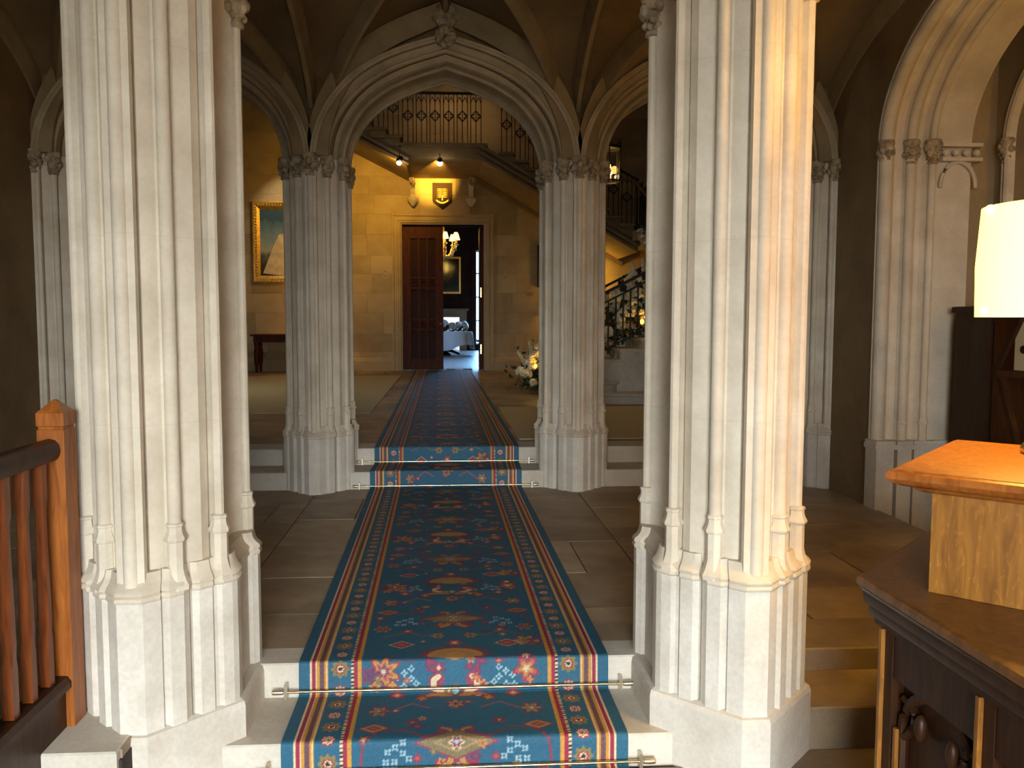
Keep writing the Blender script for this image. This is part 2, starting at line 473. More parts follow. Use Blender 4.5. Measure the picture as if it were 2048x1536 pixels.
pier = make_pier()
piers = [((-PX, PY0), 'near left clustered limestone pier beside the oak balustrade', pier),
         ((PX, PY0), 'near right clustered limestone pier beside the oak desk', None),
         ((-PX, PY1), 'far left freestanding limestone pier beside the upper steps', None),
         ((PX, PY1), 'far right freestanding limestone pier beside the upper steps', None),
         ((-XW, PY1), 'clustered stone pier half sunk in the left wall behind the oak newel', None),
         ((XW, PY1), 'clustered stone pier half sunk in the right wall behind the near pier', None)]
pier_objs = []
for (x, y), lab, p in piers:
    p = p or copy_tree(pier)
    p.location = (x, y, 0); tag(p, lab, 'column', 'clustered limestone piers'); pier_objs.append(p)
for p in pier_objs[:2]: 
    mbx = p.location
    make_plinth(p, mbx.x, mbx.y)

# ------------------------------------------------------------------ arches of the far arcade (and the matching near one)
SIDE = SQ + [(x, -y) for x, y in reversed(SQ[:-1])]
W_IN = max(x for x, y in SQ)
APROF = [(W_IN - x, y) for x, y in SIDE]
def make_arch(name, cx, cy, half, rise, label):
    root = thing(name, (cx, cy, ZS), label, 'arch')
    sweep_arch(MB(), (cx, cy), half - W_IN, rise, APROF, k_apex=.80).build('archivolt', 'arch_stone_shaded', root, 28)
    # boss at the crown of the hood mould
    mb = MB()
    for k in range(7):
        a = k * 0.9
        mb.ball((cx + .045 * math.cos(a), cy - .43 + .02 * math.sin(2 * a), ZS + rise + W_IN * .8 * 1.06 - .03 + .045 * math.sin(a)), .042, 8, 6, .2, k)
    mb.build('boss', 'stone_carved', root, 50)
    return root
make_arch('moulded_arch', 0, PY1, PX, .72, 'moulded pointed arch over the blue runner and upper steps')
make_arch('moulded_arch', -(PX + XW) / 2, PY1, (XW - PX) / 2, .72, 'moulded pointed arch between far left pier and left wall')
make_arch('moulded_arch', (PX + XW) / 2, PY1, (XW - PX) / 2, .72, 'moulded pointed arch between far right pier and right wall')

make_arch('moulded_arch', 0, PY0, PX, .72, 'moulded pointed arch high between the two nearest piers')
for p in pier_objs[:2]:      # springers that carry the vault ribs above the near capitals
    pl_ = full_poly(SQ); x_, y_ = p.location.x, p.location.y
    MB().loft([[(x_ + a * k, y_ + b * k, z_) for a, b in pl_] for k, z_ in ((.98, 2.62), (.97, 2.72), (.90, 2.90), (.76, 3.08), (.58, 3.24), (.38, 3.38))]).build('springer', 'arch_stone_shaded', p, 28)
def near_spandrel():
    mb = MB(); pts = []
    hp = arch_path(PX - W_IN, .72, 20)
    for x, z, nx, nz in hp: pts.append((x + nx * .09, ZS + z + nz * .09))
    for x, z, nx, nz in reversed(hp[:-1]): pts.append((-x - nx * .09, ZS + z + nz * .09))
    mb.loft([[(x, PY0 - .22, z), (x, PY0 - .22, 4.2), (x, PY0 + .22, 4.2), (x, PY0 + .22, z)] for x, z in pts])
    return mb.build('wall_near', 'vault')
struct(near_spandrel(), 'stone wall above the arch between the nearest piers', 'wall')

# wall carried by the far arcade
def arcade_wall():
    mb = MB()
    y0, y1, zt = PY1 - .30, PY1 + .30, 8.4
    xs = []
    for c, half in ((-(PX + XW) / 2, (XW - PX) / 2), (0, PX), ((PX + XW) / 2, (XW - PX) / 2)):
        a = half - W_IN
        for x, z, nx, nz in arch_path(a, .72, 20):
            xs.append((c + x + nx * .09, ZS + z + nz * .09))
        for x, z, nx, nz in reversed(arch_path(a, .72, 20)[:-1]):
            xs.append((c - x - nx * .09, ZS + z + nz * .09))
    xs = [(-XW - 2.6, -.3), (-XW - .02, -.3), (-XW - .01, ZS)] + xs + [(XW + .01, ZS), (XW + .02, -.3), (XW + 2.6, -.3)]
    rings = [[(x, y0, z), (x, y0, zt), (x, y1, zt), (x, y1, z)] for x, z in xs]
    mb.loft(rings)
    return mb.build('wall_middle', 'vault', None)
struct(arcade_wall(), 'stone wall above the three far arches', 'wall')

# ------------------------------------------------------------------ vault
def vault_web(name, cx, cy, hx, hy, rise=RV):
    nx, ny = 28, 40
    mb = MB(); idx = lambda i, j: i * (ny + 1) + j
    vs = []
    for i in range(nx + 1):
        u = -math.cos(math.pi * i / nx)
        for j in range(ny + 1):
            v = -math.cos(math.pi * j / ny)
            vs.append((cx + hx * u, cy + hy * v, ZS + .03 + rise * max(hfun(u), hfun(v))))
    fs = [(idx(i, j), idx(i + 1, j), idx(i + 1, j + 1), idx(i, j + 1)) for i in range(nx) for j in range(ny)]
    return mb.add(vs, fs)

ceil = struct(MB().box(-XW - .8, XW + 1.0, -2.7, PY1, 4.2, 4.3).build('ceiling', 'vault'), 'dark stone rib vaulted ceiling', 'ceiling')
def rib(pts, w=.085, d=.10, name='rib'):
    """rib of chamfered section hung under the web along a path"""
    mb = MB(); pts = [Vector(p) for p in pts]; rings = []
    for i, p in enumerate(pts):
        t = (pts[min(i + 1, len(pts) - 1)] - pts[max(i - 1, 0)]).normalized()
        a = t.cross(Vector((0, 0, 1)))
        a = a.normalized() if a.length > 1e-4 else Vector((1, 0, 0))
        b = a.cross(t).normalized()
        if b.z < 0: b = -b
        sec = [(-w / 2, .04), (-w / 2, -.02), (-w * .36, -.045), (-w * .36, -.06), (-w * .18, -d), (w * .18, -d), (w * .36, -.06), (w * .36, -.045), (w / 2, -.02), (w / 2, .04)]
        rings.append([tuple(p + a * s + b * n) for s, n in sec])
    mb.loft(rings)
    return mb.build(name, 'rib_stone', ceil, 30)

def samples(n=18):
    return [(math.sin(math.pi / 2 * (1 - k / n))) ** (2 / NEXP) for k in range(n)] + [0.0]
bays = [(0, PX), (-(PX + XW) / 2, (XW - PX) / 2), ((PX + XW) / 2, (XW - PX) / 2)]
rows = [((PY0 + PY1) / 2, (PY1 - PY0) / 2), (PY0 - 1.9, 1.9)]
for ry, hy in rows:
    for cx, hx in bays:
        vault_web('vault_web', cx, ry, hx, hy).build('vault_web', 'vault', ceil, 'all')
        for sx in (1, -1):
            for sy in (1, -1):
                rib([(cx + sx * hx * t * .985, ry + sy * hy * t * .985, ZS + .02 + RV * hfun(t)) for t in samples()])
        for sy in (1, -1):   # wall and transverse ribs
            if sy < 0 and ry < 3: continue
            yy = ry + sy * (hy - (.36 if (ry > 3 and sy > 0) else 0))
            rib([(cx - hx * t * .985, yy, ZS + .01 + RV * .97 * hfun(t)) for t in samples()] + [(cx + hx * t * .985, yy, ZS + .01 + RV * .97 * hfun(t)) for t in reversed(samples()[:-1])], .10, .12)
        rib([(cx, ry - hy, ZS + RV), (cx, ry + hy - .3, ZS + RV)], .08, .09, 'ridge_rib')
        rib([(cx - hx, ry, ZS + RV), (cx + hx, ry, ZS + RV)], .08, .09, 'ridge_rib')
        mb = MB()
        for k in range(9):
            a = k * .7
            mb.ball((cx + .07 * math.cos(a), ry + .07 * math.sin(a), ZS + RV - .08 + .02 * math.sin(3 * a)), .06, 8, 6, .2, k)
        mb.build('boss', 'stone_carved', ceil, 50)
        if ry > 3:
            mb = MB()
            for k in range(8):
                a = k * .8
                mb.ball((cx + .05 * math.cos(a), ry + hy - .40, ZS + RV - .10 + .05 * math.sin(a)), .05, 8, 6, .2, k + 50)
            mb.build('boss', 'stone_carved', ceil, 50)
    for x in (-XW, -PX, PX, XW):    # ribs along the hall
        rib([(x, ry - hy * t * .985, ZS + .01 + RV * .97 * hfun(t)) for t in samples()] + [(x, ry + hy * t * .985, ZS + .01 + RV * .97 * hfun(t)) for t in reversed(samples()[:-1])], .09, .11)

# ------------------------------------------------------------------ side walls of the entrance hall
lw = struct(MB().box(-XW - .4, -XW, -2.7, PY1, -.6, 4.3).build('wall_left', 'vault'), 'plain stone wall left of the entrance hall', 'wall')

AY, AA, AR = 4.20, 1.55, .95        # right side arch: centre, half span, rise
def right_wall():
    mb = MB()
    pts = [(-2.7, -.6), (AY - AA - .12, -.6), (AY - AA - .12, ZS)]
    for x, z, nx, nz in arch_path(AA, AR, 20): pts.append((AY + x + nx * .12, ZS + z + nz * .12))
    for x, z, nx, nz in reversed(arch_path(AA, AR, 20)[:-1]): pts.append((AY - x - nx * .12, ZS + z + nz * .12))
    pts += [(AY + AA + .12, ZS), (AY + AA + .121, -.6), (PY1, -.6)]
    mb.loft([[(XW, y, z), (XW, y, 4.3), (3.72, y, 4.3), (3.72, y, z)] for y, z in pts])
    return mb.build('wall_right', 'vault')
struct(right_wall(), 'stone wall right of the entrance hall with an arched recess', 'wall')

# mouldings of the side arch, swept round jambs and head
sp = [(.15, .0), (.10, -.02)]
sp += [(.06 + .045 * math.cos(math.radians(a)), .02 - .045 * math.sin(math.radians(a)) * 1) for a in range(40, 221, 20)]
sp += [(.055, .07), (.075, .09), (.08, .115), (.06, .14), (.035, .15)]
sp += [(.03 + .032 * math.cos(math.radians(a)), .185 - .032 * math.sin(math.radians(a))) for a in range(70, 291, 20)]
sp += [(.045, .225), (.062, .25), (.058, .28), (.035, .30), (.02, .305)]
sp += [(.018 + .026 * math.cos(math.radians(a)), .335 - .026 * math.sin(math.radians(a))) for a in range(70, 291, 22)]
sp += [(.02, .365), (.02, .62)]
sa = thing('side_arch', (XW, AY + AA, 0), 'large moulded side arch in the right wall behind the desk lamp', 'arch')
sweep_arch(MB(), (XW, AY), AA, AR, sp, z0=-.6, axis='y').build('jamb_moulding', 'stone', sa, 28)
jb = MB()
for (x0, x1, ya) in ((XW - .03, XW + .10, -.035), (XW + .13, XW + .235, -.03), (XW + .255, XW + .40, -.025), (XW + .40, XW + .62, -.012)):
    y = AY + AA
    for z0, z1, g in ((-.3, .44, 0), (.44, .475, .014), (.475, .50, .006)):
        jb.box(x0 - g, x1 + g, y + ya - g, y + .12, z0, z1)
jb.build('jamb_base', 'stone_plain', sa)
for dx, n in ((.015, .06), (.185, .03), (.335, .018)):
    put('capital', cap_mesh['mid'], sa, (XW + dx, AY + AA + n, 2.55), (0, 0, dx * 9))
    put('shaft_base', SBM, sa, (XW + dx, AY + AA + n, 0))
    put('capital', cap_mesh['mid'], sa, (XW + dx, AY - AA - n, 2.55), (0, 0, dx * 7))
# little corbel course with balls on the jamb
cc = MB().box(XW + .37, XW + .66, AY + AA - .05, AY + AA + .05, 2.58, 2.605)
cc.box(XW + .37, XW + .66, AY + AA - .05, AY + AA + .05, 2.48, 2.505)
for k in range(4): cc.ball((XW + .40 + .075 * k, AY + AA - .03, 2.54), .026, 8, 6)
cc.build('ball_frieze', 'stone', sa, 40)
tr = MB()
for sgn, x0 in ((1, XW + .38), (-1, XW + .64)):
    pts = [(x0 + sgn * (.13 - .13 * math.cos(a)), AY + AA - .01, 2.30 + .18 * math.sin(a)) for a in [k * R90 / 8 for k in range(9)]]
    tr.tube(pts, .014, 6)
tr.build('cusped_head', 'stone', sa, 40)

# recess behind the side arch
rec = MB().box(3.95, 4.05, 1.2, 6.2, -.6, 4.3)
rec.box(3.70, 4.0, AY + AA + .10, AY + AA + .25, -.6, 4.3)
rec.box(3.70, 4.0, 1.2, 1.3, -.6, 4.3)
struct(rec.build('wall_recess', 'hall_wall'), 'amber lit wall of the recess behind the desk lamp', 'wall')
ba = thing('blind_arch', (3.94, AY + 1.42, 0), 'slender blind arch moulding on the amber recess wall', 'arch')
bprof = [(.09, .0), (.085, -.03), (.06, -.045), (.045, -.03), (.03, -.05), (.01, -.06), (-.01, -.05), (-.015, 0)]
sweep_arch(MB(), (3.95, AY), 1.45, .95, bprof, z0=-.3, axis='y').build('arch_moulding', 'stone', ba, 30)
put('capital', cap_mesh['corner'], ba, (3.92, AY + 1.48, 2.55))

# front wall of the hall, behind the photographer, with its open door and two windows
def front_wall():
    mb = MB(); y0, y1 = -2.7, -2.5
    xs = [-XW - .4, -2.85, -1.85, -1.1, 1.1, 1.85, 2.85, XW + .9]
    op = {3: (-.2, 2.65)}
    for i in range(7):
        if i in op:
            mb.box(xs[i], xs[i + 1], y0, y1, -.6, op[i][0]); mb.box(xs[i], xs[i + 1], y0, y1, op[i][1], 4.3)
        else: mb.box(xs[i], xs[i + 1], y0, y1, -.6, 4.3)
    return mb.build('wall_front', 'vault')
struct(front_wall(), 'front wall behind the viewer with the open entrance door', 'wall')
M['gravel'] = stone_mat('forecourt_gravel', lin(120, 112, 98), lin(92, 86, 76), scale=40, bump=.4)
struct(MB().box(-60, 60, -80, -2.7, -.8, -.27).box(-60, 60, -2.7, 80, -.8, -.62).build('ground', 'gravel'), 'gravel forecourt outside the entrance door', 'ground')

# ------------------------------------------------------------------ floors and steps
fl = struct(MB().box(-XW, PX, 3.30, 6.75, -.12, -.006).box(PX, XW, 3.58, 6.75, -.12, -.006).build('floor', 'grout'), 'stone flagged floor of the entrance hall', 'floor')
fl2 = struct(MB().box(-5.6, 5.6, 7.30, 18.6, .1, .274).build('floor', 'grout'), 'stone flagged floor of the stair hall beyond the arches', 'floor')
fl3 = struct(MB().box(-XW - .3, 4.0, -2.7, 3.2, -.5, -.256).build('floor', 'grout'), 'lower stone floor in front of the entrance steps', 'floor')

def slabs(parent, x0, x1, y0, y1, zt, wy, wx, seed, th=.03, gap=.007):
    rnd = random.Random(seed); y = y0
    while y < y1 - .05:
        dy = min(rnd.uniform(*wy), y1 - y)
        if y1 - y - dy < .25: dy = y1 - y
        x = x0 - rnd.uniform(0, .5)
        while x < x1 - .02:
            dx = rnd.uniform(*wx); xa, xb = max(x, x0), min(x + dx, x1)
            if x1 - xb < .2: xb = x1; dx = 99
            if xb - xa > .05:
                dz = rnd.uniform(-.0015, .0015)
                w, d = (xb - xa) / 2 - gap / 2, dy / 2 - gap / 2
                me = MB().bbox(-w, w, -d, d, -th, 0, .0015).mesh('slab', 'slab')
                put('slab', me, parent, ((xa + xb) / 2, y + dy / 2, zt + dz))
            x += dx
        y += dy
slabs(fl, -PX, PX, 3.25, 6.70, 0, (.50, .72), (.7, 1.1), 3)
slabs(fl, PX, XW, 3.53, 6.70, 0, (.45, .7), (.55, .85), 4)
slabs(fl, -XW, -PX, 2.60, 6.70, 0, (.5, .7), (.6, .9), 5)
slabs(fl2, -5.4, 5.4, 7.36, 18.5, .28, (.7, 1.0), (.8, 1.3), 6)
slabs(fl3, -XW, PX, -1.5, 2.84, -.25, (.7, .9), (.7, 1.1), 8)
slabs(fl3, PX, 4.0, -1.5, 2.93, -.25, (.7, .9), (.7, 1.1), 10)
fl4 = struct(MB().box(XW - .02, 4.0, 2.62, 6.1, -.5, -.256).build('floor', 'grout'), 'stone floor of the recess behind the desk', 'floor')
slabs(fl4, XW, 3.95, 2.64, 5.75, -.25, (.7, .9), (.6, .9), 9)
MB().box(-XW, -PX, 2.59, 3.25, -.3, -.03).build('slab_bed', 'grout', fl)

st = thing('entrance_steps', (0, 3.0, -.25), 'pale stone steps under the near end of the blue runner', 'steps')
MB().bbox(-PX - .1, PX + .1, 3.235, 3.40, -.14, .002, .006).build('step', 'step', st)
MB().bbox(-PX - .1, PX + .1, 2.86, 3.235, -.40, -.135, .006).build('step', 'step', st)
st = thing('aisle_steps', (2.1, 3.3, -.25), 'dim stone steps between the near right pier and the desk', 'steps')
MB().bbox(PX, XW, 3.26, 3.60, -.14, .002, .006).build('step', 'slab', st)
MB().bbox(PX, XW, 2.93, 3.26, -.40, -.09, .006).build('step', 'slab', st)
st = thing('stone_kerb', (-1.5, 2.6, -.25), 'pale stone step end at the foot of the oak newel', 'steps')
MB().bbox(-1.42, -1.05, 2.575, 2.95, -.40, .004, .006).build('tread', 'step', st)
us = thing('upper_steps', (0, 6.9, 0), 'two pale stone steps between the far piers', 'steps')
for x0, x1 in ((-XW, -PX), (-PX, PX), (PX, XW)):
    MB().bbox(x0, x1, 6.70, 7.07, -.1, .14, .006).build('step', 'step', us)
    MB().bbox(x0, x1, 7.05, 7.36, .1, .28, .006).build('step', 'step', us)

# ------------------------------------------------------------------ carpet runner, woven pattern computed per knot
def srgb(c): return np.array(lin(*c)[:3])
def rug_colors(u, v):
    """u across (-.617..617), v along; returns linear rgb"""
    blue = srgb((38, 94, 119)); deep = srgb((36, 100, 138)); red = srgb((158, 26, 52)); gold = srgb((206, 146, 44))
    cream = srgb((232, 206, 160)); brown = srgb((112, 78, 62)); olive = srgb((140, 118, 56)); purple = srgb((104, 46, 84))
    orange = srgb((196, 84, 44)); pale = srgb((164, 196, 206)); dark = srgb((34, 28, 42)); tan = srgb((186, 140, 78))
    C = np.empty(u.shape + (3,)); C[:] = blue
    e = .617 - np.abs(u); s = np.sign(u)
    def fill(m, c): C[m] = c
    # ---- border
    fill((e > .045) & (e < .112), cream); fill((e > .049) & (e < .066), red)
    fill((e > .071) & (e < .107), gold)
    fill((e > .079) & (e < .100), brown)
    zig = np.abs(((v / .022) % 1) - .5) * .018
    fill((e > .083 + zig) & (e < .089 + zig), purple)
    fill((e > .112) & (e < .116), gold)
    def rose(vc_period, off, eu, r, cols):
        dv = ((v - off + vc_period / 2) % vc_period) - vc_period / 2
        du = e - eu
        d = np.hypot(du, dv); a = np.arctan2(dv, du)
        pet = r * (1 + .16 * np.cos(8 * a))
        for k, c in cols: fill(d < pet * k, c)
    rose(.18, .0, .162, .031, ((1.05, olive), (.62, red), (.42, cream), (.26, dark)))
    rose(.18, .09, .162, .025, ((1.0, red), (.78, cream), (.58, orange), (.34, pale), (.18, dark)))
    fill((e > .205) & (e < .245), gold); fill((e > .205) & (e < .232), red)
    fill((e > .205) & (e < .216), np.where(((v / .016) % 1 < .5)[..., None], cream, dark)[(e > .205) & (e < .216)])
    field = e > .245
    # ---- field motifs
    P = .95
    def loc(off, cu):
        dv = ((v - off + P / 2) % P) - P / 2
        return u - cu, dv
    def blossom(cu, off, r, cols, n=6, ph=0., st=1.0):
        a_, b_ = loc(off, cu); d = np.hypot(a_ * st, b_); an = np.arctan2(b_, a_) + ph
        pet = r * (.80 + .26 * np.cos(n * an))
        for k, c in cols: fill(field & (d < pet * k), c)
    def diamond(cu, off, w, h, cols):
        a_, b_ = loc(off, cu); d = np.abs(a_) / w + np.abs(b_) / h
        for k, c in cols: fill(field & (d < k), c)
    def stroke(pts, w, c):
        for (u0, v0), (u1, v1) in zip(pts[:-1], pts[1:]):
            a_, b_ = loc(v0, u0); dx, dy = u1 - u0, v1 - v0; l2 = dx * dx + dy * dy
            t = np.clip((a_ * dx + b_ * dy) / l2, 0, 1)
            fill(field & (np.hypot(a_ - t * dx, b_ - t * dy) < w), c)
    # vines
    for sg in (1, -1):
        stroke([(.06 * sg, .52), (.12 * sg, .50), (.20 * sg, .56), (.28 * sg, .55), (.33 * sg, .48), (.34 * sg, .40)], .0045, red)
        stroke([(.12 * sg, .06), (.18 * sg, .02), (.24 * sg, .05), (.29 * sg, .0)], .0035, purple)
        stroke([(.10 * sg, .72), (.17 * sg, .76), (.25 * sg, .70), (.31 * sg, .74)], .0035, orange)
        stroke([(.05 * sg, .30), (.13 * sg, .27), (.20 * sg, .32), (.30 * sg, .27)], .0035, olive)
        # pale flower sprays
        for du, dv in ((0, 0), (.028, .022), (.055, .005), (.03, -.03), (.062, -.032), (.0, .04), (-.02, -.02)):
            blossom(sg * (.175 + du), -.045 + dv, .013, ((1.1, pale), (.4, blue)), 4)
            blossom(sg * (.19 + du), .44 + dv, .013, ((1.1, pale), (.4, blue)), 4, .78)
    # great palmette
    a_, b_ = loc(.06, 0.0)
    fan = np.hypot(a_ / .135, b_ / .085); teeth = 1 + .07 * np.sign(np.cos(16 * np.arctan2(b_ / .085, a_ / .135)))
    up = b_ > -.004 - .03 * (1 - np.abs(a_) / .135)
    fill(field & up & (fan < 1.02 * teeth), red); fill(field & up & (fan < .84), gold)
    fill(field & up & (fan < .60), tan); fill(field & up & (fan < .36), gold)
    for sg in (1, -1):
        for k, (pu, pv) in enumerate(((.10, .03), (.085, .0), (.07, -.03), (.055, .01))):
            blossom(sg * pu, pv - .01, .030 - .003 * k, ((1, purple), (.6, red)), 3, k)
        # swan shapes
        stroke([(.045 * sg, -.105), (.085 * sg, -.085), (.088 * sg, -.055), (.068 * sg, -.040), (.060 * sg, -.055)], .019, red)
        stroke([(.045 * sg, -.105), (.085 * sg, -.085), (.088 * sg, -.055), (.068 * sg, -.040)], .011, cream)
        stroke([(.02 * sg, -.125), (.09 * sg, -.12), (.14 * sg, -.135)], .017, red)
        stroke([(.02 * sg, -.125), (.09 * sg, -.12), (.13 * sg, -.133)], .010, gold)
    diamond(0, -.10, .035, .04, ((1, brown), (.55, pale)))
    # butterfly diamond
    o = .475
    for sg in (1, -1):
        stroke([(.01 * sg, o - .04), (.03 * sg, o - .085), (.055 * sg, o - .10), (.06 * sg, o - .075)], .020, red)
        stroke([(.01 * sg, o - .04), (.03 * sg, o - .085), (.052 * sg, o - .098)], .010, gold)
        stroke([(.012 * sg, o + .03), (.025 * sg, o + .075), (.05 * sg, o + .085), (.055 * sg, o + .065)], .013, red)
        stroke([(.012 * sg, o + .03), (.025 * sg, o + .075), (.05 * sg, o + .085)], .007, tan)
    diamond(0, o, .155, .066, ((1, red), (.90, olive), (.55, tan), (.42, olive)))
    blossom(0, o, .026, ((1.1, cream), (.8, red), (.4, pale)), 6)
    # side blossoms
    for sg in (1, -1):
        big = ((1.15, red), (.95, gold), (.62, orange), (.4, purple), (.22, cream)) if sg < 0 else ((1.15, red), (.9, orange), (.6, gold), (.3, cream))
        blossom(sg * .285, -.015 + .0 * sg, .062 if sg < 0 else .048, big, 7 if sg < 0 else 5, .4)
        if sg < 0:
            blossom(-.335, -.03, .038, ((1.1, red), (.8, purple)), 5); blossom(-.31, -.065, .025, ((1.1, red), (.8, olive)), 4)
            blossom(-.25, -.07, .022, ((1.1, red), (.8, gold)), 4)
        else:
            blossom(.285, .045, .028, ((1.1, red), (.6, cream)), 5); blossom(.30, -.06, .020, ((1.1, red), (.7, gold)), 4)
            blossom(.30, .20, .055, ((1.1, red), (.9, gold), (.5, olive)), 6); blossom(.345, .19, .04, ((1.1, red), (.85, purple), (.4, gold)), 5)
        diamond(sg * .22, .18, .055, .040, ((1, cream), (.86, red), (.45, orange)))
        diamond(sg * .30, .57, .06, .036, ((1, red), (.82, gold), (.55, red), (.3, olive)))
        blossom(sg * .20, .33, .028, ((1.1, red), (.75, orange), (.35, cream)), 5, .5)
        blossom(sg * .31, .36, .034, ((1.1, gold), (.8, red), (.4, olive)), 6)
        blossom(sg * .07, .27, .026, ((1.1, gold), (.75, olive), (.4, red)), 6)
        blossom(sg * .16, .61, .026, ((1.1, red), (.7, purple), (.35, gold)), 5)
        blossom(sg * .29, .70, .042, ((1.1, red), (.85, tan), (.5, olive), (.25, cream)), 6)
        blossom(sg * .13, .80, .026, ((1.1, red), (.7, gold)), 4, .3)
        diamond(sg * .23, .83, .04, .03, ((1, red), (.7, orange), (.35, cream)))
        blossom(sg * .14, .42, .018, ((1.1, red), (.5, orange)), 4)
    rs0 = np.random.RandomState(12)
    for k in range(26):
        cu = rs0.uniform(-.33, .33); of = rs0.uniform(0, .95)
        cc = (red, gold, olive, purple, orange, tan)[k % 6]; c2 = (cream, red, gold, orange)[k % 4]
        if k % 3: blossom(cu, of, rs0.uniform(.012, .022), ((1.1, cc), (.5, c2)), 4 + k % 3, k)
        else: diamond(cu, of, rs0.uniform(.018, .034), rs0.uniform(.012, .020), ((1, cc), (.5, c2)))
    blossom(0, .19, .034, ((1.15, red), (.85, orange), (.45, cream)), 6)
    blossom(0, .75, .038, ((1.1, red), (.8, gold), (.4, purple)), 6, .5)
    soft = np.where(field, .30, .14)[..., None]
    C = C * (1 - soft) + blue * soft * .8
    # worn, slightly mottled pile
    rs = np.random.RandomState(3)
    C *= (1 + .10 * rs.standard_normal(u.shape))[..., None].clip(.6, 1.4)
    wear = .92 + .08 * np.sin(v * 3.1 + 1.0) * np.cos(u * 5)
    C *= wear[..., None]
    return C.clip(0, 1)

def make_runner():
    hw = .617; th = .012
    prof = [(-1.0, -.25 + th), (2.832, -.25 + th), (2.845, -.25 + th + .006), (2.846, -.148), (2.848, -.132), (2.856, -.125), (2.87, -.135 + th),
            (3.20, -.135 + th), (3.216, -.135 + th + .006), (3.221, -.02), (3.223, .004), (3.231, .011), (3.25, th),
            (6.665, th), (6.681, th + .006), (6.686, .125), (6.688, .145), (6.696, .152), (6.71, .14 + th),
            (7.025, .14 + th), (7.041, .14 + th + .006), (7.046, .262), (7.048, .284), (7.056, .292), (7.07, .28 + th), (18.55, .28 + th)]
    ys, zs = [], []
    for (y0, z0), (y1, z1) in zip(prof[:-1], prof[1:]):
        l = math.hypot(y1 - y0, z1 - z0); ym = (y0 + y1) / 2
        step = .0045 if (2.3 < y1 and y0 < 7.1) else (.03 if y0 > 7 else .2)
        if y0 < 2 and y1 > 2: 
            seg = [i / 10 for i in range(10)]
            ys += [y0 + (2.3 - y0) * t for t in seg]; zs += [z0] * 10
            n = int((y1 - 2.3) / .0045); ys += [2.3 + (y1 - 2.3) * i / n for i in range(n)]; zs += [z0] * n
            continue
        n = max(1, int(l / step))
        ys += [y0 + (y1 - y0) * i / n for i in range(n)]; zs += [z0 + (z1 - z0) * i / n for i in range(n)]
    ys.append(prof[-1][0]); zs.append(prof[-1][1])
    ys, zs = np.array(ys), np.array(zs)
    sl = np.concatenate([[0], np.cumsum(np.hypot(np.diff(ys), np.diff(zs)))])
    i0 = np.argmin(np.abs(ys - 3.221)); sl = sl - sl[i0]
    nu = 330
    us = np.linspace(-hw, hw, nu)
    U, V = np.meshgrid(us, sl)
    colr = rug_colors(U, V)
    drift = np.interp(ys, [2, 3.3, 6.7, 7.1, 18], [.02, .02, -.01, .0, -.06])
    X = U + drift[:, None]; Y = np.repeat(ys[:, None], nu, 1); Z = np.repeat(zs[:, None], nu, 1)
    nr = len(ys)
    top = np.stack([X, Y, Z], -1).reshape(-1, 3)
    e0 = top.reshape(nr, nu, 3)[:, 0].copy(); e1 = top.reshape(nr, nu, 3)[:, -1].copy()
    e0[:, 2] -= th; e1[:, 2] -= th
    verts = np.concatenate([top, e0, e1])
    idx = np.arange(nr * nu).reshape(nr, nu)
    q = np.stack([idx[:-1, :-1], idx[:-1, 1:], idx[1:, 1:], idx[1:, :-1]], -1).reshape(-1, 4)
    a0 = nr * nu + np.arange(nr); a1 = a0 + nr
    q0 = np.stack([a0[:-1], idx[:-1, 0], idx[1:, 0], a0[1:]], -1); q1 = np.stack([idx[:-1, -1], a1[:-1], a1[1:], idx[1:, -1]], -1)
    q = np.concatenate([q, q0, q1])
    me = bpy.data.meshes.new('carpet_runner')
    me.vertices.add(len(verts)); me.vertices.foreach_set('co', verts.astype(np.float32).ravel())
    me.loops.add(q.size); me.loops.foreach_set('vertex_index', q.astype(np.int32).ravel())
    me.polygons.add(len(q)); me.polygons.foreach_set('loop_start', np.arange(0, q.size, 4, dtype=np.int32))
    me.update(calc_edges=True)
    ca = me.color_attributes.new('weave', 'FLOAT_COLOR', 'POINT')
    cc = np.ones((len(verts), 4), np.float32)
    cc[:nr * nu, :3] = colr.reshape(-1, 3)
    cc[nr * nu:, :3] = srgb((150, 150, 140))
    ca.data.foreach_set('color', cc.ravel())
    m, nt, b = new_mat('woven_wool_runner')
    at = nt.nodes.new('ShaderNodeAttribute'); at.attribute_name = 'weave'
    nt.links.new(at.outputs['Color'], b.inputs['Base Color'])
    b.inputs['Roughness'].default_value = .65; b.inputs['Specular IOR Level'].default_value = .4
    pass
    tc = nt.nodes.new('ShaderNodeTexCoord'); n = nt.nodes.new('ShaderNodeTexNoise'); n.inputs['Scale'].default_value = 220; n.inputs['Detail'].default_value = 2
    bp = nt.nodes.new('ShaderNodeBump'); bp.inputs['Strength'].default_value = .35; bp.inputs['Distance'].default_value = .004
    nt.links.new(tc.outputs['Object'], n.inputs['Vector']); nt.links.new(n.outputs[0], bp.inputs['Height']); nt.links.new(bp.outputs[0], b.inputs['Normal'])
    me.materials.append(m)
    me.shade_smooth()
    return put('carpet_runner', me)
tag(make_runner(), 'long blue patterned carpet runner with red and gold borders', 'carpet')

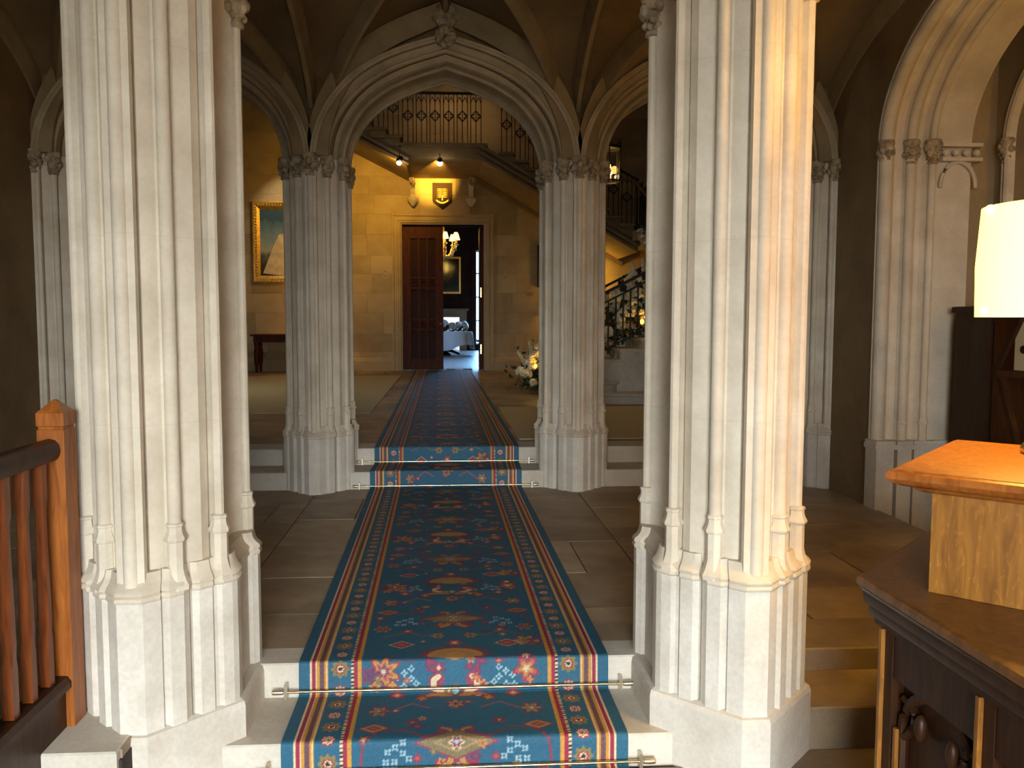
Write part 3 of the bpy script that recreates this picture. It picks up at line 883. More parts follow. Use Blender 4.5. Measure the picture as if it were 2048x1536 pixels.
# stair rods holding the runner
def stair_rod(y, z, half, label, xc=0.0):
    t = thing('stair_rod', (xc, y, z - .02), label, 'stair rod', 'brass stair rods across the runner')
    MB().tube([(xc - half, y, z), (xc + half, y, z)], .0065, 10).build('rod', 'brass', t, True)
    for s in (1, -1):
        x = xc + s * (half - .055)
        MB().box(x - .006, x + .006, y - .010, y + .022, z - .026, z + .030).build('bracket', 'steel', t)
        MB().lathe([(.003, -.022), (.010, -.020), (.011, 0), (.010, .020), (.003, .022)], (x + s * .032, y, z), 10, 'x').build('end_cap', 'steel', t, True)
stair_rod(2.832, -.222, .715, 'brass stair rod at the lowest step in view', .02)
stair_rod(3.203, -.100, .720, 'long brass stair rod across the nearer step riser', .02)
stair_rod(6.668, .030, .755, 'brass stair rod at the foot of the two far steps', -.01)
stair_rod(7.028, .168, .765, 'brass stair rod on the upper of the two far steps', -.01)

# pale matting on the stair-hall floor
tag(MB().bbox(-4.6, -.90, 9.8, 16.6, .281, .290, .003).build('floor_mat', 'cream_mat'), 'large cream floor mat left of the runner in the stair hall', 'mat')
tag(MB().bbox(.66, 3.0, 7.5, 10.4, .281, .288, .003).build('floor_mat', 'cream_mat'), 'cream floor mat right of the runner behind the far right pier', 'mat')

# ------------------------------------------------------------------ stair hall shell
YB = 18.5
DX0, DX1, DZ1 = -.95, .85, 3.50
wb = MB()
wb.box(-5.6, DX0, YB + .02, YB + .35, .0, 8.4); wb.box(DX1, 5.6, YB + .02, YB + .35, .0, 8.4); wb.box(DX0, DX1, YB + .02, YB + .35, DZ1, 8.4)
wback = struct(wb.build('wall_back', 'wall_joint'), 'ashlar back wall of the stair hall around the double door', 'wall')
rnd = random.Random(11)
z = .28; row = 0
while z < 7.9:
    hgt = [.42, .40, .46, .44][row % 4]
    x = -5.6 - rnd.uniform(0, .8)
    while x < 5.6:
        dx = rnd.uniform(.75, 1.25); xa, xb = max(x, -5.6), min(x + dx, 5.6); x += dx
        spans = [(xa, xb)]
        if z < DZ1 + .02 and xb > DX0 - .02 and xa < DX1 + .02:
            spans = [(xa, min(xb, DX0 - .03)), (max(xa, DX1 + .03), xb)]
        for a, b in spans:
            if b - a > .06:
                w, h = (b - a) / 2 - .0015, hgt / 2 - .0015
                me = MB().box(-w, w, 0, .03, -h, h).mesh('stone_block', 'wall')
                put('stone_block', me, wback, ((a + b) / 2, YB - rnd.uniform(0, .003), z + hgt / 2))
    z += hgt; row += 1
bb = MB()
for x0, x1 in ((-5.6, DX0 - .22), (DX1 + .22, 5.6)):
    bb.loft([[(x, YB - .0, .28), (x, YB - .045, .28), (x, YB - .045, .50), (x, YB - .03, .53), (x, YB - .03, .545), (x, YB, .57)] for x in (x0, x1)])
struct(bb.build('baseboard_back', 'wall'), 'low stone skirting along the back wall', 'baseboard')
hs = MB().box(-5.8, -5.6, PY1, 12.6, 0, 8.5).box(-5.8, -5.6, 13.6, YB + .3, 0, 8.5).box(-5.8, -5.6, 12.6, 13.6, 0, 2.3).box(-5.8, -5.6, 12.6, 13.6, 3.5, 8.5)
wn3 = thing('window_3', (-5.7, 13.1, 2.3), 'small window in the left wall of the stair hall', 'window'); wn3['kind'] = 'structure'
for a in (12.6, 13.07, 13.54): MB().box(-5.74, -5.66, a, a + .06, 2.3, 3.5).build('window_frame', 'white', wn3)
for z_ in (2.3, 3.44): MB().box(-5.73, -5.67, 12.66, 13.54, z_, z_ + .06).build('glazing_bar', 'white', wn3)
for a in (12.66, 13.13): MB().box(-5.703, -5.697, a, a + .41, 2.36, 3.44).build('pane', 'pane_warm_tint', wn3)
struct(hs.build('wall_hall_left', 'hall_wall'), 'left wall of the stair hall', 'wall')
struct(MB().box(5.6, 5.8, PY1, YB + .3, 0, 8.5).build('wall_hall_right', 'hall_wall'), 'right wall of the stair hall', 'wall')
hc = MB()
hc.box(-5.8, 5.8, PY1 + .1, 11.75, 8.4, 8.5); hc.box(-5.8, 5.8, 12.25, YB + .3, 8.4, 8.5)
hc.box(-5.8, -1.75, 11.75, 12.25, 8.4, 8.5); hc.box(-1.25, 5.8, 11.75, 12.25, 8.4, 8.5)
struct(hc.build('ceiling', 'hall_wall'), 'high stair hall ceiling with an added roof opening for daylight', 'ceiling')

# ------------------------------------------------------------------ door in the back wall
dc = MB()
def frame_ring(off, y):
    return [(DX0 - off, y, .28), (DX0 - off, y, DZ1 + off), (DX1 + off, y, DZ1 + off), (DX1 + off, y, .28)]
fr = [(.0, YB + .30), (.0, YB + .02), (.035, YB - .01), (.05, YB - .03), (.075, YB - .03), (.085, YB - .05), (.12, YB - .055), (.13, YB - .035), (.165, YB - .04), (.185, YB - .07), (.215, YB - .07), (.22, YB)]
rings = list(zip(*[frame_ring(o, y) for o, y in fr]))
dc.loft([list(r) for r in rings], closed=False)
struct(dc.build('trim_1', 'wall', None, 30), 'moulded stone surround of the back double door', 'door frame')
ld = thing('door_2', (DX0, YB + .12, .28), 'closed dark carved left leaf of the double door', 'door'); ld['kind'] = 'structure'
lx0, lx1 = DX0 + .01, -.05
def leaf(root, x0, x1, yf, flip=1):
    w = x1 - x0; z0, z1 = .295, DZ1 - .01; yb = yf + .075
    MB().box(x0, x1, yf + .045, yb, z0, z1).build('door_panel', 'door_shade_dark', root)  # darker colour stands in for shade in the recess
    for a, b in ((x0, x0 + .17), (x1 - .17, x1)): MB().bbox(a, b, yf, yf + .05, z0, z1, .0).build('stile', 'door_wood', root)
    for a, b in ((z0, z0 + .24), (z1 - .28, z1)): MB().box(x0 + .17, x1 - .17, yf, yf + .05, a, b).build('rail', 'door_wood', root)
    cols = np.linspace(x0 + .17, x1 - .17, 4)
    for c in cols[1:3]: MB().box(c - .02, c + .02, yf + .012, yf + .05, z0 + .24, z1 - .28).build('muntin', 'door_wood', root)
    for zc in (1.20, 2.12):
        MB().box(x0 + .17, x1 - .17, yf + .006, yf + .05, zc - .02, zc + .015).build('rail', 'door_wood', root)
        MB().box(x0 + .17, x1 - .17, yf + .006, yf + .05, zc + .20, zc + .235).build('rail', 'door_wood', root)
        for a, b in zip(cols[:-1], cols[1:]):
            cx = (a + b) / 2; mb = MB(); r = (b - a) / 2 - .015
            for k in range(4):
                t = math.pi / 4 + k * math.pi / 2
                mb.tube([(cx + r * .5 * math.cos(t) + r * .42 * math.cos(t + q), yf + .01, zc + .107 + r * .5 * math.sin(t) + r * .42 * math.sin(t + q)) for q in [i * .4 - 2.0 for i in range(11)]], .016, 6)
            mb.build('quatrefoil', 'door_wood', root, 40)
            mh = MB()
            for s in (1, -1):
                mh.tube([(cx + s * (r + .012) * math.cos(t), yf + .012, zc - .15 + .13 * math.sin(t) ** .8) for t in [i * R90 / 7 for i in range(8)]], .010, 5)
            mh.build('arch_bead', 'door_wood', root, 40)
leaf(ld, lx0, lx1, YB + .12)
MB().ball((lx1 - .06, YB + .10, 1.32), .032, 10, 8).build('door_knob', 'brass', ld, True)
rd = thing('door_3', (DX1, YB + .12, .28), 'open right leaf of the double door seen nearly edge on', 'door'); rd['kind'] = 'structure'
MB().box(DX1 - .075, DX1 - .02, YB + .20, YB + 1.06, .295, DZ1 - .01).build('door_panel', 'door_wood', rd)
MB().box(DX1 - .085, DX1 - .0005, YB + .14, YB + .20, .295, DZ1 - .01).build('hinge_stile', 'door_wood', rd)
for zz in (.75, 2.02): MB().box(DX1 - .075, DX1 - .04, YB + .125, YB + .141, zz - .11, zz + .11).build('hinge', 'brass', rd)
MB().box(DX1 - .125, DX1 - .075, YB + .5, YB + 1.0, .9, .95).build('panic_bar', 'iron', rd)

# ------------------------------------------------------------------ staircase
stair = thing('stone_staircase', (2.0, 11.8, .28), 'cantilevered stone staircase with black iron balustrade rising round the back hall', 'staircase')
TR, RS = .282, .143
def panel_mesh(width, height, name='baluster_panel'):
    """three iron bars with a diamond at mid height and small pointed heads"""
    mb = MB(); w = .016
    xs = [-width / 2, 0, width / 2]
    for x in xs: mb.box(x - w / 2, x + w / 2, -w / 2, w / 2, 0, height)
    zm = height * .56
    for (p, q) in (((0, zm + .10), (width / 2, zm)), ((width / 2, zm), (0, zm - .10)), ((0, zm - .10), (-width / 2, zm)), ((-width / 2, zm), (0, zm + .10))):
        mb.bar((p[0], 0, p[1]), (q[0], 0, q[1]), .018, .018)
    for s in (1, -1):
        for dz in (1, -1):
            mb.bar((s * width / 2, 0, zm), (s * width * .12, 0, zm + dz * .035), .014, .014)
        mb.tube([(s * width / 2 * (1 - .5 * math.sin(t)) , 0, height - .17 + .12 * math.sin(t) ** .7 * 1.0) for t in [i * R90 / 5 for i in range(6)]], .008, 5)
        mb.tube([(s * width / 4 + s * .0, 0, height - .06), (0, 0, height - .15)], .008, 5)
    return mb.mesh(name, 'iron')
PMX = panel_mesh(.20, .93)
def rail_line(p, q, w=.055, h=.04, mat='iron', name='handrail'):
    MB().bar(p, q, w, h).build(name, mat, stair)

# curtail steps
def rounded(x0, x1, y0, y1, r, n=10):
    pts = [(x1, y1), (x0, y1)] + [(x0 + r - r * math.cos(t), y0 + r - r * math.sin(t)) for t in [i * R90 / n for i in range(n + 1)]]
    pts += [(x1 - r + r * math.sin(t), y0 + r - r * math.cos(t)) for t in [i * R90 / n for i in range(n + 1)]]
    return pts
FY0, FY1 = 11.0, 12.7
def step_round(x0, x1, y0, z0, z1, r):
    po = rounded(x0, x1, y0, FY1, r)
    inner = rounded(x0 + .03, x1 - .03, y0 + .03, FY1, r - .03)
    MB().loft([[(x, y, z0) for x, y in inner], [(x, y, z1 - .045) for x, y in inner], [(x, y, z1 - .035) for x, y in po], [(x, y, z1 - .008) for x, y in po], [(x, y, z1) for x, y in inner]]).build('step', 'stone_plain', stair, 30)
step_round(1.55, 2.86, 10.66, .28, .28 + RS, .30)
step_round(1.72, 2.32, 10.80, .28 + RS, .28 + 2 * RS, .22)
k0 = 3
nlow = 11
for k in range(k0, nlow + 1):
    x0 = 2.12 - (4.2 - k) * TR
    z1 = .28 + RS * k
    MB().bbox(x0 - .025, x0 + TR + .02, FY0 - .03, FY1, z1 - .04, z1, .006).build('step', 'stone_plain', stair)
    MB().box(x0, x0 + TR + .02, FY0, FY1, z1 - RS - .02, z1 - .04).build('riser', 'stone_plain', stair)
# string wall beneath the lower flight
xa = 2.12 - (4.2 - k0) * TR; xe = 2.12 + (nlow - 4.2 + 1) * TR
mb = MB(); zt0 = .28 + RS * (k0 - 1); zt1 = .28 + RS * nlow
mb.loft([[(xa, y, .28), (xe, y, .28), (xe, y, zt1 - .02), (xa, y, zt0 - .02)] for y in (FY0 + .01, FY1 - .05)])
mb.build('string_wall', 'stone_plain', stair)
MB().bar((xa, FY0 - .002, zt0 - .1), (xe, FY0 - .002, zt1 - .1), .02, .02).build('string_bead', 'stone_plain', stair)
MB().box(xa, xe + 1.6, FY0 - .03, FY0 + .02, .28, .42).build('string_plinth', 'stone_plain', stair)
# quarter landing
zq = .28 + RS * nlow
MB().bbox(xe - .3, 5.55, FY0 - .03, 13.35, zq - .18, zq, .008).build('landing', 'stone_plain', stair)
MB().box(xe, 5.5, FY0, FY0 + .2, .28, zq - .1).build('landing_wall', 'stone_plain', stair)

# balustrade of the lower flight, near and far side
slope = RS / TR
def low_rail(y, top=1.0):
    x0, x1 = 1.98, xe + .2
    zf = lambda x: .28 + RS * 4.2 + (x - 2.12) * slope
    rail_line((x0, y, zf(x0) + .86), (x1, y, zf(x1) + .86), .05, .035)
    rail_line((x0, y, zf(x0) + .73), (x1, y, zf(x1) + .73), .03, .022, name='lower_rail')
    rail_line((x0, y, zf(x0) + .10), (x1, y, zf(x1) + .10), .022, .02, name='bottom_rail')
    x = x0; i = 0
    bm_ = MB().box(-.009, .009, -.009, .009, -.02, .66).mesh('baluster', 'iron')
    qf = MB()
    for k in range(4):
        a = math.pi / 4 + k * R90
        qf.lathe([(.022, -.006), (.030, -.006), (.030, .006), (.022, .006)], (.026 * math.cos(a), 0, .026 * math.sin(a)), 10, 'y')
    qm = qf.mesh('quatrefoil', 'iron')
    while x < x1:
        put('baluster', bm_, stair, (x, y, zf(x) + .08))
        if i % 3 == 1: put('quatrefoil', qm, stair, (x, y, zf(x) + .795))
        x += .10; i += 1
    MB().lathe([(.035, .40), (.04, .42), (.022, .46), (.02, 1.2), (.03, 1.24), (.045, 1.29), (.03, 1.34), (.012, 1.38)], (x0 - .02, y, .28), 12).build('newel', 'iron', stair, True)
low_rail(FY0 + .07); low_rail(FY1 - .07)

# second flight, running away from the viewer along the right wall
XI = 3.70; n2 = 9; ys0 = 13.35
for k in range(1, n2 + 1):
    y0 = ys0 + (k - 1) * .30; z1 = zq + RS * k
    MB().bbox(XI, 5.55, y0 - .03, y0 + .32, z1 - .05, z1, .006).build('step', 'stone_plain', stair)
    MB().box(XI + .03, 5.55, y0, y0 + .31, z1 - RS - .06, z1 - .05).build('riser', 'stone_plain', stair)
    mb = MB(); mb.ball((XI + .02, y0 + .12, z1 - .13), (.05, .10, .075), 10, 7); mb.ball((XI + .02, y0 + .02, z1 - .20), (.035, .05, .05), 8, 6)
    mb.build('step_scroll', 'stone_carved', stair, True)
zc = zq + RS * n2; ye = ys0 + n2 * .30
zf2 = lambda y: zq + (y - ys0 + .15) / .30 * RS
rail_line((XI + .06, ys0 - .2, zf2(ys0 - .2) + .86), (XI + .06, ye + .35, zf2(ye) + .92), .06, .045, 'oak_red')
rail_line((XI + .06, ys0 - .2, zf2(ys0 - .2) + .06), (XI + .06, ye + .2, zf2(ye) + .06), .025, .025, name='bottom_rail')
pm2 = panel_mesh(.20, .82)
for i in range(10):
    y = ys0 + .03 + i * .285
    put('baluster_panel', pm2, stair, (XI + .06, y, zf2(y) + .05), (0, 0, R90))
# corner landing
YF = 16.30
MB().bbox(XI - .02, 5.55, ye - .02, YB - .01, zc - .20, zc, .008).build('landing', 'stair_stone', stair)

# third flight along the back wall up to the half landing above the door
LX0, LX1, ZL = -.85, .80, 4.80
n3 = 11; tr3 = (XI - LX1) / n3; rs3 = (ZL - zc) / n3
for k in range(1, n3 + 1):
    x1 = XI - (k - 1) * tr3; z1 = zc + rs3 * k
    if k < n3:
        MB().bbox(x1 - tr3 - .02, x1 + .03, YF - .03, YB - .01, z1 - .05, z1, .006).build('step', 'stair_stone', stair)
        MB().box(x1 - tr3 - .02, x1, YF, YB - .01, z1 - rs3 - .05, z1 - .05).build('riser', 'stair_stone', stair)
soff = lambda x: zc - .12 + (XI - x) / tr3 * rs3 - .22
mb = MB(); 
mb.loft([[(XI + .1, y, soff(XI + .1)), (LX1 - .1, y, soff(LX1 - .1)), (LX1 - .1, y, soff(LX1 - .1) + .28), (XI + .1, y, soff(XI + .1) + .28)] for y in (YF + .02, YB - .01)])
mb.build('soffit', 'stair_stone', stair)
for dz, yy in ((0, .0), (.10, -.012), (.22, -.02)):
    MB().bar((XI + .1, YF + yy, soff(XI + .1) + dz), (LX1 - .2, YF + yy, soff(LX1 - .2) + dz), .05, .045).build('string_moulding', 'stair_stone', stair)
MB().bar((XI + .2, YB - .12, soff(XI + .2) - .06), (LX1 - .1, YB - .12, soff(LX1 - .1) - .06), .22, .10).build('wall_corbel_course', 'stair_stone', stair)
# half landing
MB().bbox(LX0 - .03, LX1 + .03, YF - .04, YB - .01, ZL - .06, ZL, .008).build('landing', 'stair_stone', stair)
MB().box(LX0, LX1, YF, YB - .01, ZL - .30, ZL - .06).build('landing_fascia', 'stair_stone', stair)
# fourth flight, up to the left
for k in range(1, 13):
    x0 = LX0 - k * TR; z1 = ZL + RS * k
    MB().bbox(x0 - .02, x0 + TR + .03, YF - .03, YB - .01, z1 - .05, z1, .006).build('step', 'stair_stone', stair)
    MB().box(x0 - .02, x0 + TR, YF, YB - .01, z1 - RS - .06, z1 - .05).build('riser', 'stair_stone', stair)
s4 = lambda x: ZL - .34 + (LX0 - x) * slope
mb = MB()
mb.loft([[(LX0 + .1, y, s4(LX0 + .1)), (LX0 - 3.4, y, s4(LX0 - 3.4)), (LX0 - 3.4, y, s4(LX0 - 3.4) + .25), (LX0 + .1, y, s4(LX0 + .1) + .25)] for y in (YF + .02, YB - .01)])
mb.build('soffit', 'stair_stone', stair)
for dz, yy in ((0, .0), (.10, -.012)):
    MB().bar((LX0 + .15, YF + yy, s4(LX0 + .15) + dz), (LX0 - 3.4, YF + yy, s4(LX0 - 3.4) + dz), .05, .045).build('string_moulding', 'stair_stone', stair)
# upper balustrade
yr = YF + .04
x = LX0 + .14
while x < LX1 - .05:
    put('baluster_panel', PMX, stair, (x, yr, ZL)); x += .262
rail_line((LX0 - .02, yr, ZL + .95), (LX1 + .05, yr, ZL + .95))
for k in range(1, n3):
    xm = XI - (k - .5) * tr3; put('baluster_panel', PMX, stair, (xm, yr, zc + rs3 * k))
rail_line((LX1, yr, ZL + .95), (XI + .1, yr, zc + .97 + .02))
for k in range(1, 9):
    xm = LX0 - (k - .5) * TR; put('baluster_panel', PMX, stair, (xm, yr, ZL + RS * k))
rail_line((LX0, yr, ZL + .95), (LX0 - 8 * TR, yr, ZL + RS * 8 + .95))
MB().lathe([(.03, 0), (.03, .95), (.045, 1.0), (.03, 1.06), (.01, 1.1)], (XI + .06, yr, zc - .05), 10).build('newel', 'iron', stair, True)

# carved brackets under the half landing
def bracket(x, label):
    t = thing('corbel_bracket', (x, YB, 4.0), label, 'bracket', 'corbel brackets under the half landing')
    mb = MB()
    side = [(0, 4.42), (-.62, 4.42), (-.62, 4.34), (-.45, 4.30), (-.30, 4.22), (-.20, 4.12), (-.15, 3.98), (0, 3.98)]
    mb.loft([[(x + sx * .05, YB + y, z) for y, z in side] for sx in (-1, 1)])
    mb.build('brace', 'stone', t)
    mb = MB()
    for k in range(6): mb.ball((x + .03 * math.cos(k * 2.1), YB - .55 + .05 * math.sin(k), 4.30 + .035 * (k % 3)), .045, 8, 6, .2, k)
    mb.build('leaf_carving', 'stone_carved', t, 50)
    MB().lathe([(.02, 3.86), (.06, 3.90), (.11, 3.97), (.12, 4.0), (.12, 4.03), (.08, 4.05)], (x, YB - .12, .02), 10).build('corbel_stop', 'stone', t, 40)
bracket(-.70, 'carved stone bracket left of the lit shield')
bracket(.565, 'carved stone bracket right of the lit shield')
cb = thing('stair_corbel', (3.05, YB, 2.6), 'small carved corbel under the stair soffit right of the far pier', 'bracket')
mb = MB().box(2.93, 3.17, YB - .34, YB, 2.72, 2.80)
mb.build('corbel_shelf', 'stone', cb)
mb = MB()
for k in range(6): mb.ball((3.05 + .03 * math.sin(k * 2), YB - .2 + .02 * math.cos(k), 2.68 - .045 * k), .075 - .007 * k, 8, 6, .2, k)
mb.build('leaf_carving', 'stone_carved', cb, 50)

# ------------------------------------------------------------------ shield and spotlights above the door
sh = thing('heraldic_shield', (-.06, YB, 3.85), 'dark wooden shield with a golden crest lit above the double door', 'shield')
sx, s0, s1 = -.06, 3.83, 4.40
po = [(-.215, s1), (.215, s1), (.215, 4.03), (.20, 3.98), (0, s0), (-.20, 3.98), (-.215, 4.03)]
MB().loft([[(sx + x, y, z) for x, z in po] for y in (YB - .045, YB - .003)]).build('shield_board', 'door_shade_dark', sh)
em = MB()
for k in range(6):      # wheatsheaf-like tree crest
    zc_ = 4.09 + .035 * k
    for s in (1, -1):
        em.ball((sx + s * .05, YB - .05, zc_), (.075, .010, .016), 10, 5)
em.box(sx - .012, sx + .012, YB - .056, YB - .045, 4.02, 4.12)
em.build('gilt_crest', 'gilt', sh, 50)
rbp = [(sx - .13 + .026 * k, YB - .053, 4.02 - .055 * math.sin(math.pi * k / 10)) for k in range(11)]
MB().loft([[(p[0], p[1], p[2] - .016), (p[0], p[1], p[2] + .016), (p[0], p[1] + .006, p[2] + .016), (p[0], p[1] + .006, p[2] - .016)] for p in rbp]).build('gilt_ribbon', 'gilt', sh)

def spot_lamp(x, y, z, label, target, watt, angle, face):
    t = thing('spotlight', (x, y, z + .12), label, 'spotlight', 'small spotlights under the half landing')
    d = (Vector(target) - Vector((x, y, z))).normalized(); p = Vector((x, y, z))
    MB().tube([p - d * .10, p - d * .09, p - d * .01, p + d * .02], [.02, .045, .055, .058], 12, True).build('lamp_body', 'iron', t, True)
    b = MB().ball(tuple(p + d * .01 + Vector((0, -.02, -.05))), face, 12, 9)
    b.build('lit_bulb', 'bulb', t, True)
    MB().tube([(x, y, z + .03), (x, y, z + .14)], .01, 6).build('stem', 'iron', t)
    spot('spot_beam', tuple(p + d * .09), target, watt, AMBER, angle, 1.0, .04).parent = t
def fix_parent(o, t):
    o.parent = t; o.matrix_parent_inverse = Matrix.Translation(-Vector(t.location))
spot_lamp(-.10, 16.16, 4.44, 'right glowing spotlight above the shield', (-.26, YB, 4.46), 1000, 32, .055)
spot_lamp(-.87, 16.16, 4.44, 'left glowing spotlight beside the left stone bracket', (-1.9, YB, 3.7), 190, 110, .048)
for o in bpy.data.objects:
    if o.name.startswith('spot_beam'): fix_parent(o, o.parent)

# ------------------------------------------------------------------ painting, console table, radiator on the left
def painting_mat():
    m, nt, b = new_mat('portrait_canvas')
    N, L = nt.nodes.new, nt.links.new
    tc = N('ShaderNodeTexCoord'); sp_ = N('ShaderNodeSeparateXYZ'); L(tc.outputs['Generated'], sp_.inputs[0])
    nz = N('ShaderNodeTexNoise'); nz.inputs['Scale'].default_value = 5; nz.inputs['Detail'].default_value = 6; L(tc.outputs['Generated'], nz.inputs['Vector'])
    ad = N('ShaderNodeMath'); ad.operation = 'MULTIPLY_ADD'; ad.inputs[1].default_value = .35; L(nz.outputs[0], ad.inputs[0]); L(sp_.outputs[2], ad.inputs[2])
    r = N('ShaderNodeValToRGB'); cr = r.color_ramp
    cr.elements[0].position = .20; cr.elements[0].color = lin(38, 30, 22)
    cr.elements[1].position = 1.1; cr.elements[1].color = lin(60, 88, 106)
    for p, c in ((.36, (58, 54, 42)), (.46, (92, 96, 90)), (.56, (176, 178, 166)), (.72, (138, 158, 166)), (.95, (88, 116, 134))):
        e = cr.elements.new(p); e.color = lin(*c)
    L(ad.outputs[0], r.inputs[0])
    L(r.outputs[0], b.inputs['Base Color']); b.inputs['Roughness'].default_value = .5
    return m
M['canvas'] = painting_mat()
M['gown'] = plain_mat('painted_white_gown', lin(226, 208, 170), rough=.6, noise=.18, scale=9)
pt = thing('framed_painting', (-3.5, YB, 2.2), 'gilt framed full length portrait in a white gown on the left back wall', 'painting')
px0, px1, pz0, pz1 = -4.19, -2.75, 2.20, 3.97
fw_ = .17
fp = [(0, 0), (0, -.05), (.03, -.075), (.06, -.07), (.08, -.05), (.11, -.055), (.135, -.04), (.16, -.03), (fw_, -.02), (fw_, 0)]
def fring(o): return [(px0 + o, pz0 + o), (px1 - o, pz0 + o), (px1 - o, pz1 - o), (px0 + o, pz1 - o)]
mb = MB(); cor = list(zip(*[[(x, YB + d, z) for x, z in fring(o)] for o, d in fp]))
mb.loft([list(c) for c in cor] + [list(cor[0])], closed=False)
mb.build('frame', 'gilt', pt, 30)
bd = MB()
for k in range(26):
    z_ = pz0 + .12 + k * (pz1 - pz0 - .24) / 25
    for x_ in (px0 + .085, px1 - .085): bd.ball((x_, YB - .055, z_), .022, 7, 5)
for k in range(20):
    x_ = px0 + .14 + k * (px1 - px0 - .28) / 19
    for z_ in (pz0 + .085, pz1 - .085): bd.ball((x_, YB - .055, z_), .022, 7, 5)
bd.build('frame_beading', 'gilt', pt, True)
MB().box(px0 + .15, px1 - .15, YB - .02, YB - .005, pz0 + .15, pz1 - .15).build('canvas', 'canvas', pt)
gx = -3.45
gown = [(-.52, 2.42), (-.44, 2.62), (-.34, 2.88), (-.24, 3.10), (-.16, 3.26), (.06, 3.30), (.12, 3.08), (.22, 2.85), (.34, 2.6), (.46, 2.40), (.1, 2.37), (-.2, 2.38)]
MB().loft([[(gx + x, y, z) for x, z in gown] for y in (YB - .0225, YB - .019)]).build('painted_gown', 'gown', pt)
pic = spot('picture_light', (-3.5, YB - .9, 5.2), (-3.5, YB, 3.2), 75, (1, .82, .55), 60, .8, .05)

ct = thing('console_table', (-3.4, 18.1, .28), 'dark mahogany console table with turned legs under the portrait', 'table')
MB().bbox(-4.14, -2.6, 17.85, 18.42, 1.06, 1.10, .008).build('table_top', 'door_wood', ct)
MB().box(-4.08, -2.66, 17.90, 18.38, .93, 1.06).build('apron', 'door_wood', ct)
legp = [(.018, 0), (.03, .03), (.02, .05), (.034, .09), (.026, .11), (.045, .22), (.055, .42), (.05, .50), (.03, .53), (.045, .56), (.045, .66)]
for lx, ly in ((-4.03, 17.94), (-2.71, 17.94), (-4.03, 18.33), (-2.71, 18.33)):
    MB().lathe(legp, (lx, ly, .28), 12).build('leg', 'door_wood', ct, True)
tl = thing('table_lamp', (-2.92, 18.1, 1.10), 'small lit lamp on the console table behind the far left pier', 'lamp')
MB().lathe([(.08, 0), (.08, .02), (.03, .04), (.05, .12), (.06, .18), (.02, .26), (.015, .30)], (-2.92, 18.1, 1.10), 14).build('base', 'brass', tl, True)
MB().loft([[(-2.92 + r * math.cos(k * math.pi / 8), 18.1 + r * math.sin(k * math.pi / 8), z_) for k in range(16)] for r, z_ in ((.16, 1.36), (.10, 1.58))], cap0=False, cap1=False).build('shade', 'shade_small', tl, True)
point('console_lamp_bulb', (-2.92, 18.1, 1.47), 22, WARM, .05)
rdr = thing('radiator', (-4.55, 18.35, .28), 'black column radiator beside the console table', 'radiator')
for k in range(6):
    MB().bbox(-4.44 - k * .075 - .06, -4.44 - k * .075, 18.22, 18.44, .36, 1.24, .02).build('column', 'black', rdr)
MB().box(-4.88, -4.45, 18.26, 18.40, .28, .36).build('foot', 'black', rdr)
MB().tube([(-4.36, 18.3, .28), (-4.36, 18.3, .58), (-4.46, 18.3, .60)], .018, 8).build('valve_pipe', 'silver', rdr, True)

# ------------------------------------------------------------------ right side of the back wall: picture, plaque, sconce
pr_ = thing('framed_picture', (2.4, YB, 2.13), 'dark framed picture on the back wall just left of the far right pier', 'picture')
mb = MB(); pz0_, pz1_, pa, pb = 2.13, 3.07, 2.04, 2.75
mb.box(pa, pb, YB - .06, YB, pz0_, pz0_ + .06); mb.box(pa, pb, YB - .06, YB, pz1_ - .06, pz1_); mb.box(pa, pa + .06, YB - .06, YB, pz0_ + .06, pz1_ - .06); mb.box(pb - .06, pb, YB - .06, YB, pz0_ + .06, pz1_ - .06)
mb.build('frame', 'oak_dark', pr_)
MB().box(pa + .06, pb - .06, YB - .03, YB, pz0_ + .06, pz1_ - .06).build('canvas', 'canvas', pr_)
tag(MB().bbox(1.80, 1.95, YB - .012, YB + .01, 1.935, 2.02, .003).build('wall_plaque', 'hall_wall'), 'small blank plaque on the back wall above the flowers', 'plaque')
for x_, z_, lab in ((-1.32, 2.42, 'small switch plate on the wall left of the double door'), (1.32, 2.42, 'small switch plate on the wall right of the double door')):
    t = thing('switch_plate', (x_, YB, z_), lab, 'switch')
    MB().box(x_ - .035, x_ + .035, YB - .012, YB, z_ - .10, z_ + .10).build('plate', 'wall', t)
    for dz in (-.05, .05): MB().ball((x_, YB - .014, z_ + dz), .014, 8, 6).build('switch_knob', 'brass', t, True)
sc_ = thing('wall_sconce', (2.45, YB, 1.7), 'brass wall sconce glowing behind the far right pier', 'lamp')
MB().box(2.41, 2.49, YB - .02, YB, 1.66, 1.86).build('backplate', 'brass', sc_)
MB().tube([(2.45, YB - .02, 1.72), (2.45, YB - .12, 1.70), (2.45, YB - .13, 1.80)], .01, 8).build('arm', 'brass', sc_, True)
MB().loft([[(2.45 + r * math.cos(k * math.pi / 6), YB - .13 + r * math.sin(k * math.pi / 6), z_) for k in range(12)] for r, z_ in ((.08, 1.80), (.05, 1.95))], cap0=False, cap1=False).build('shade', 'shade_small', sc_, True)
point('sconce_bulb', (2.45, YB - .16, 1.90), 26, AMBER, .04)
point('understair_bulb', (3.3, YB - .5, 2.3), 16, AMBER, .05)

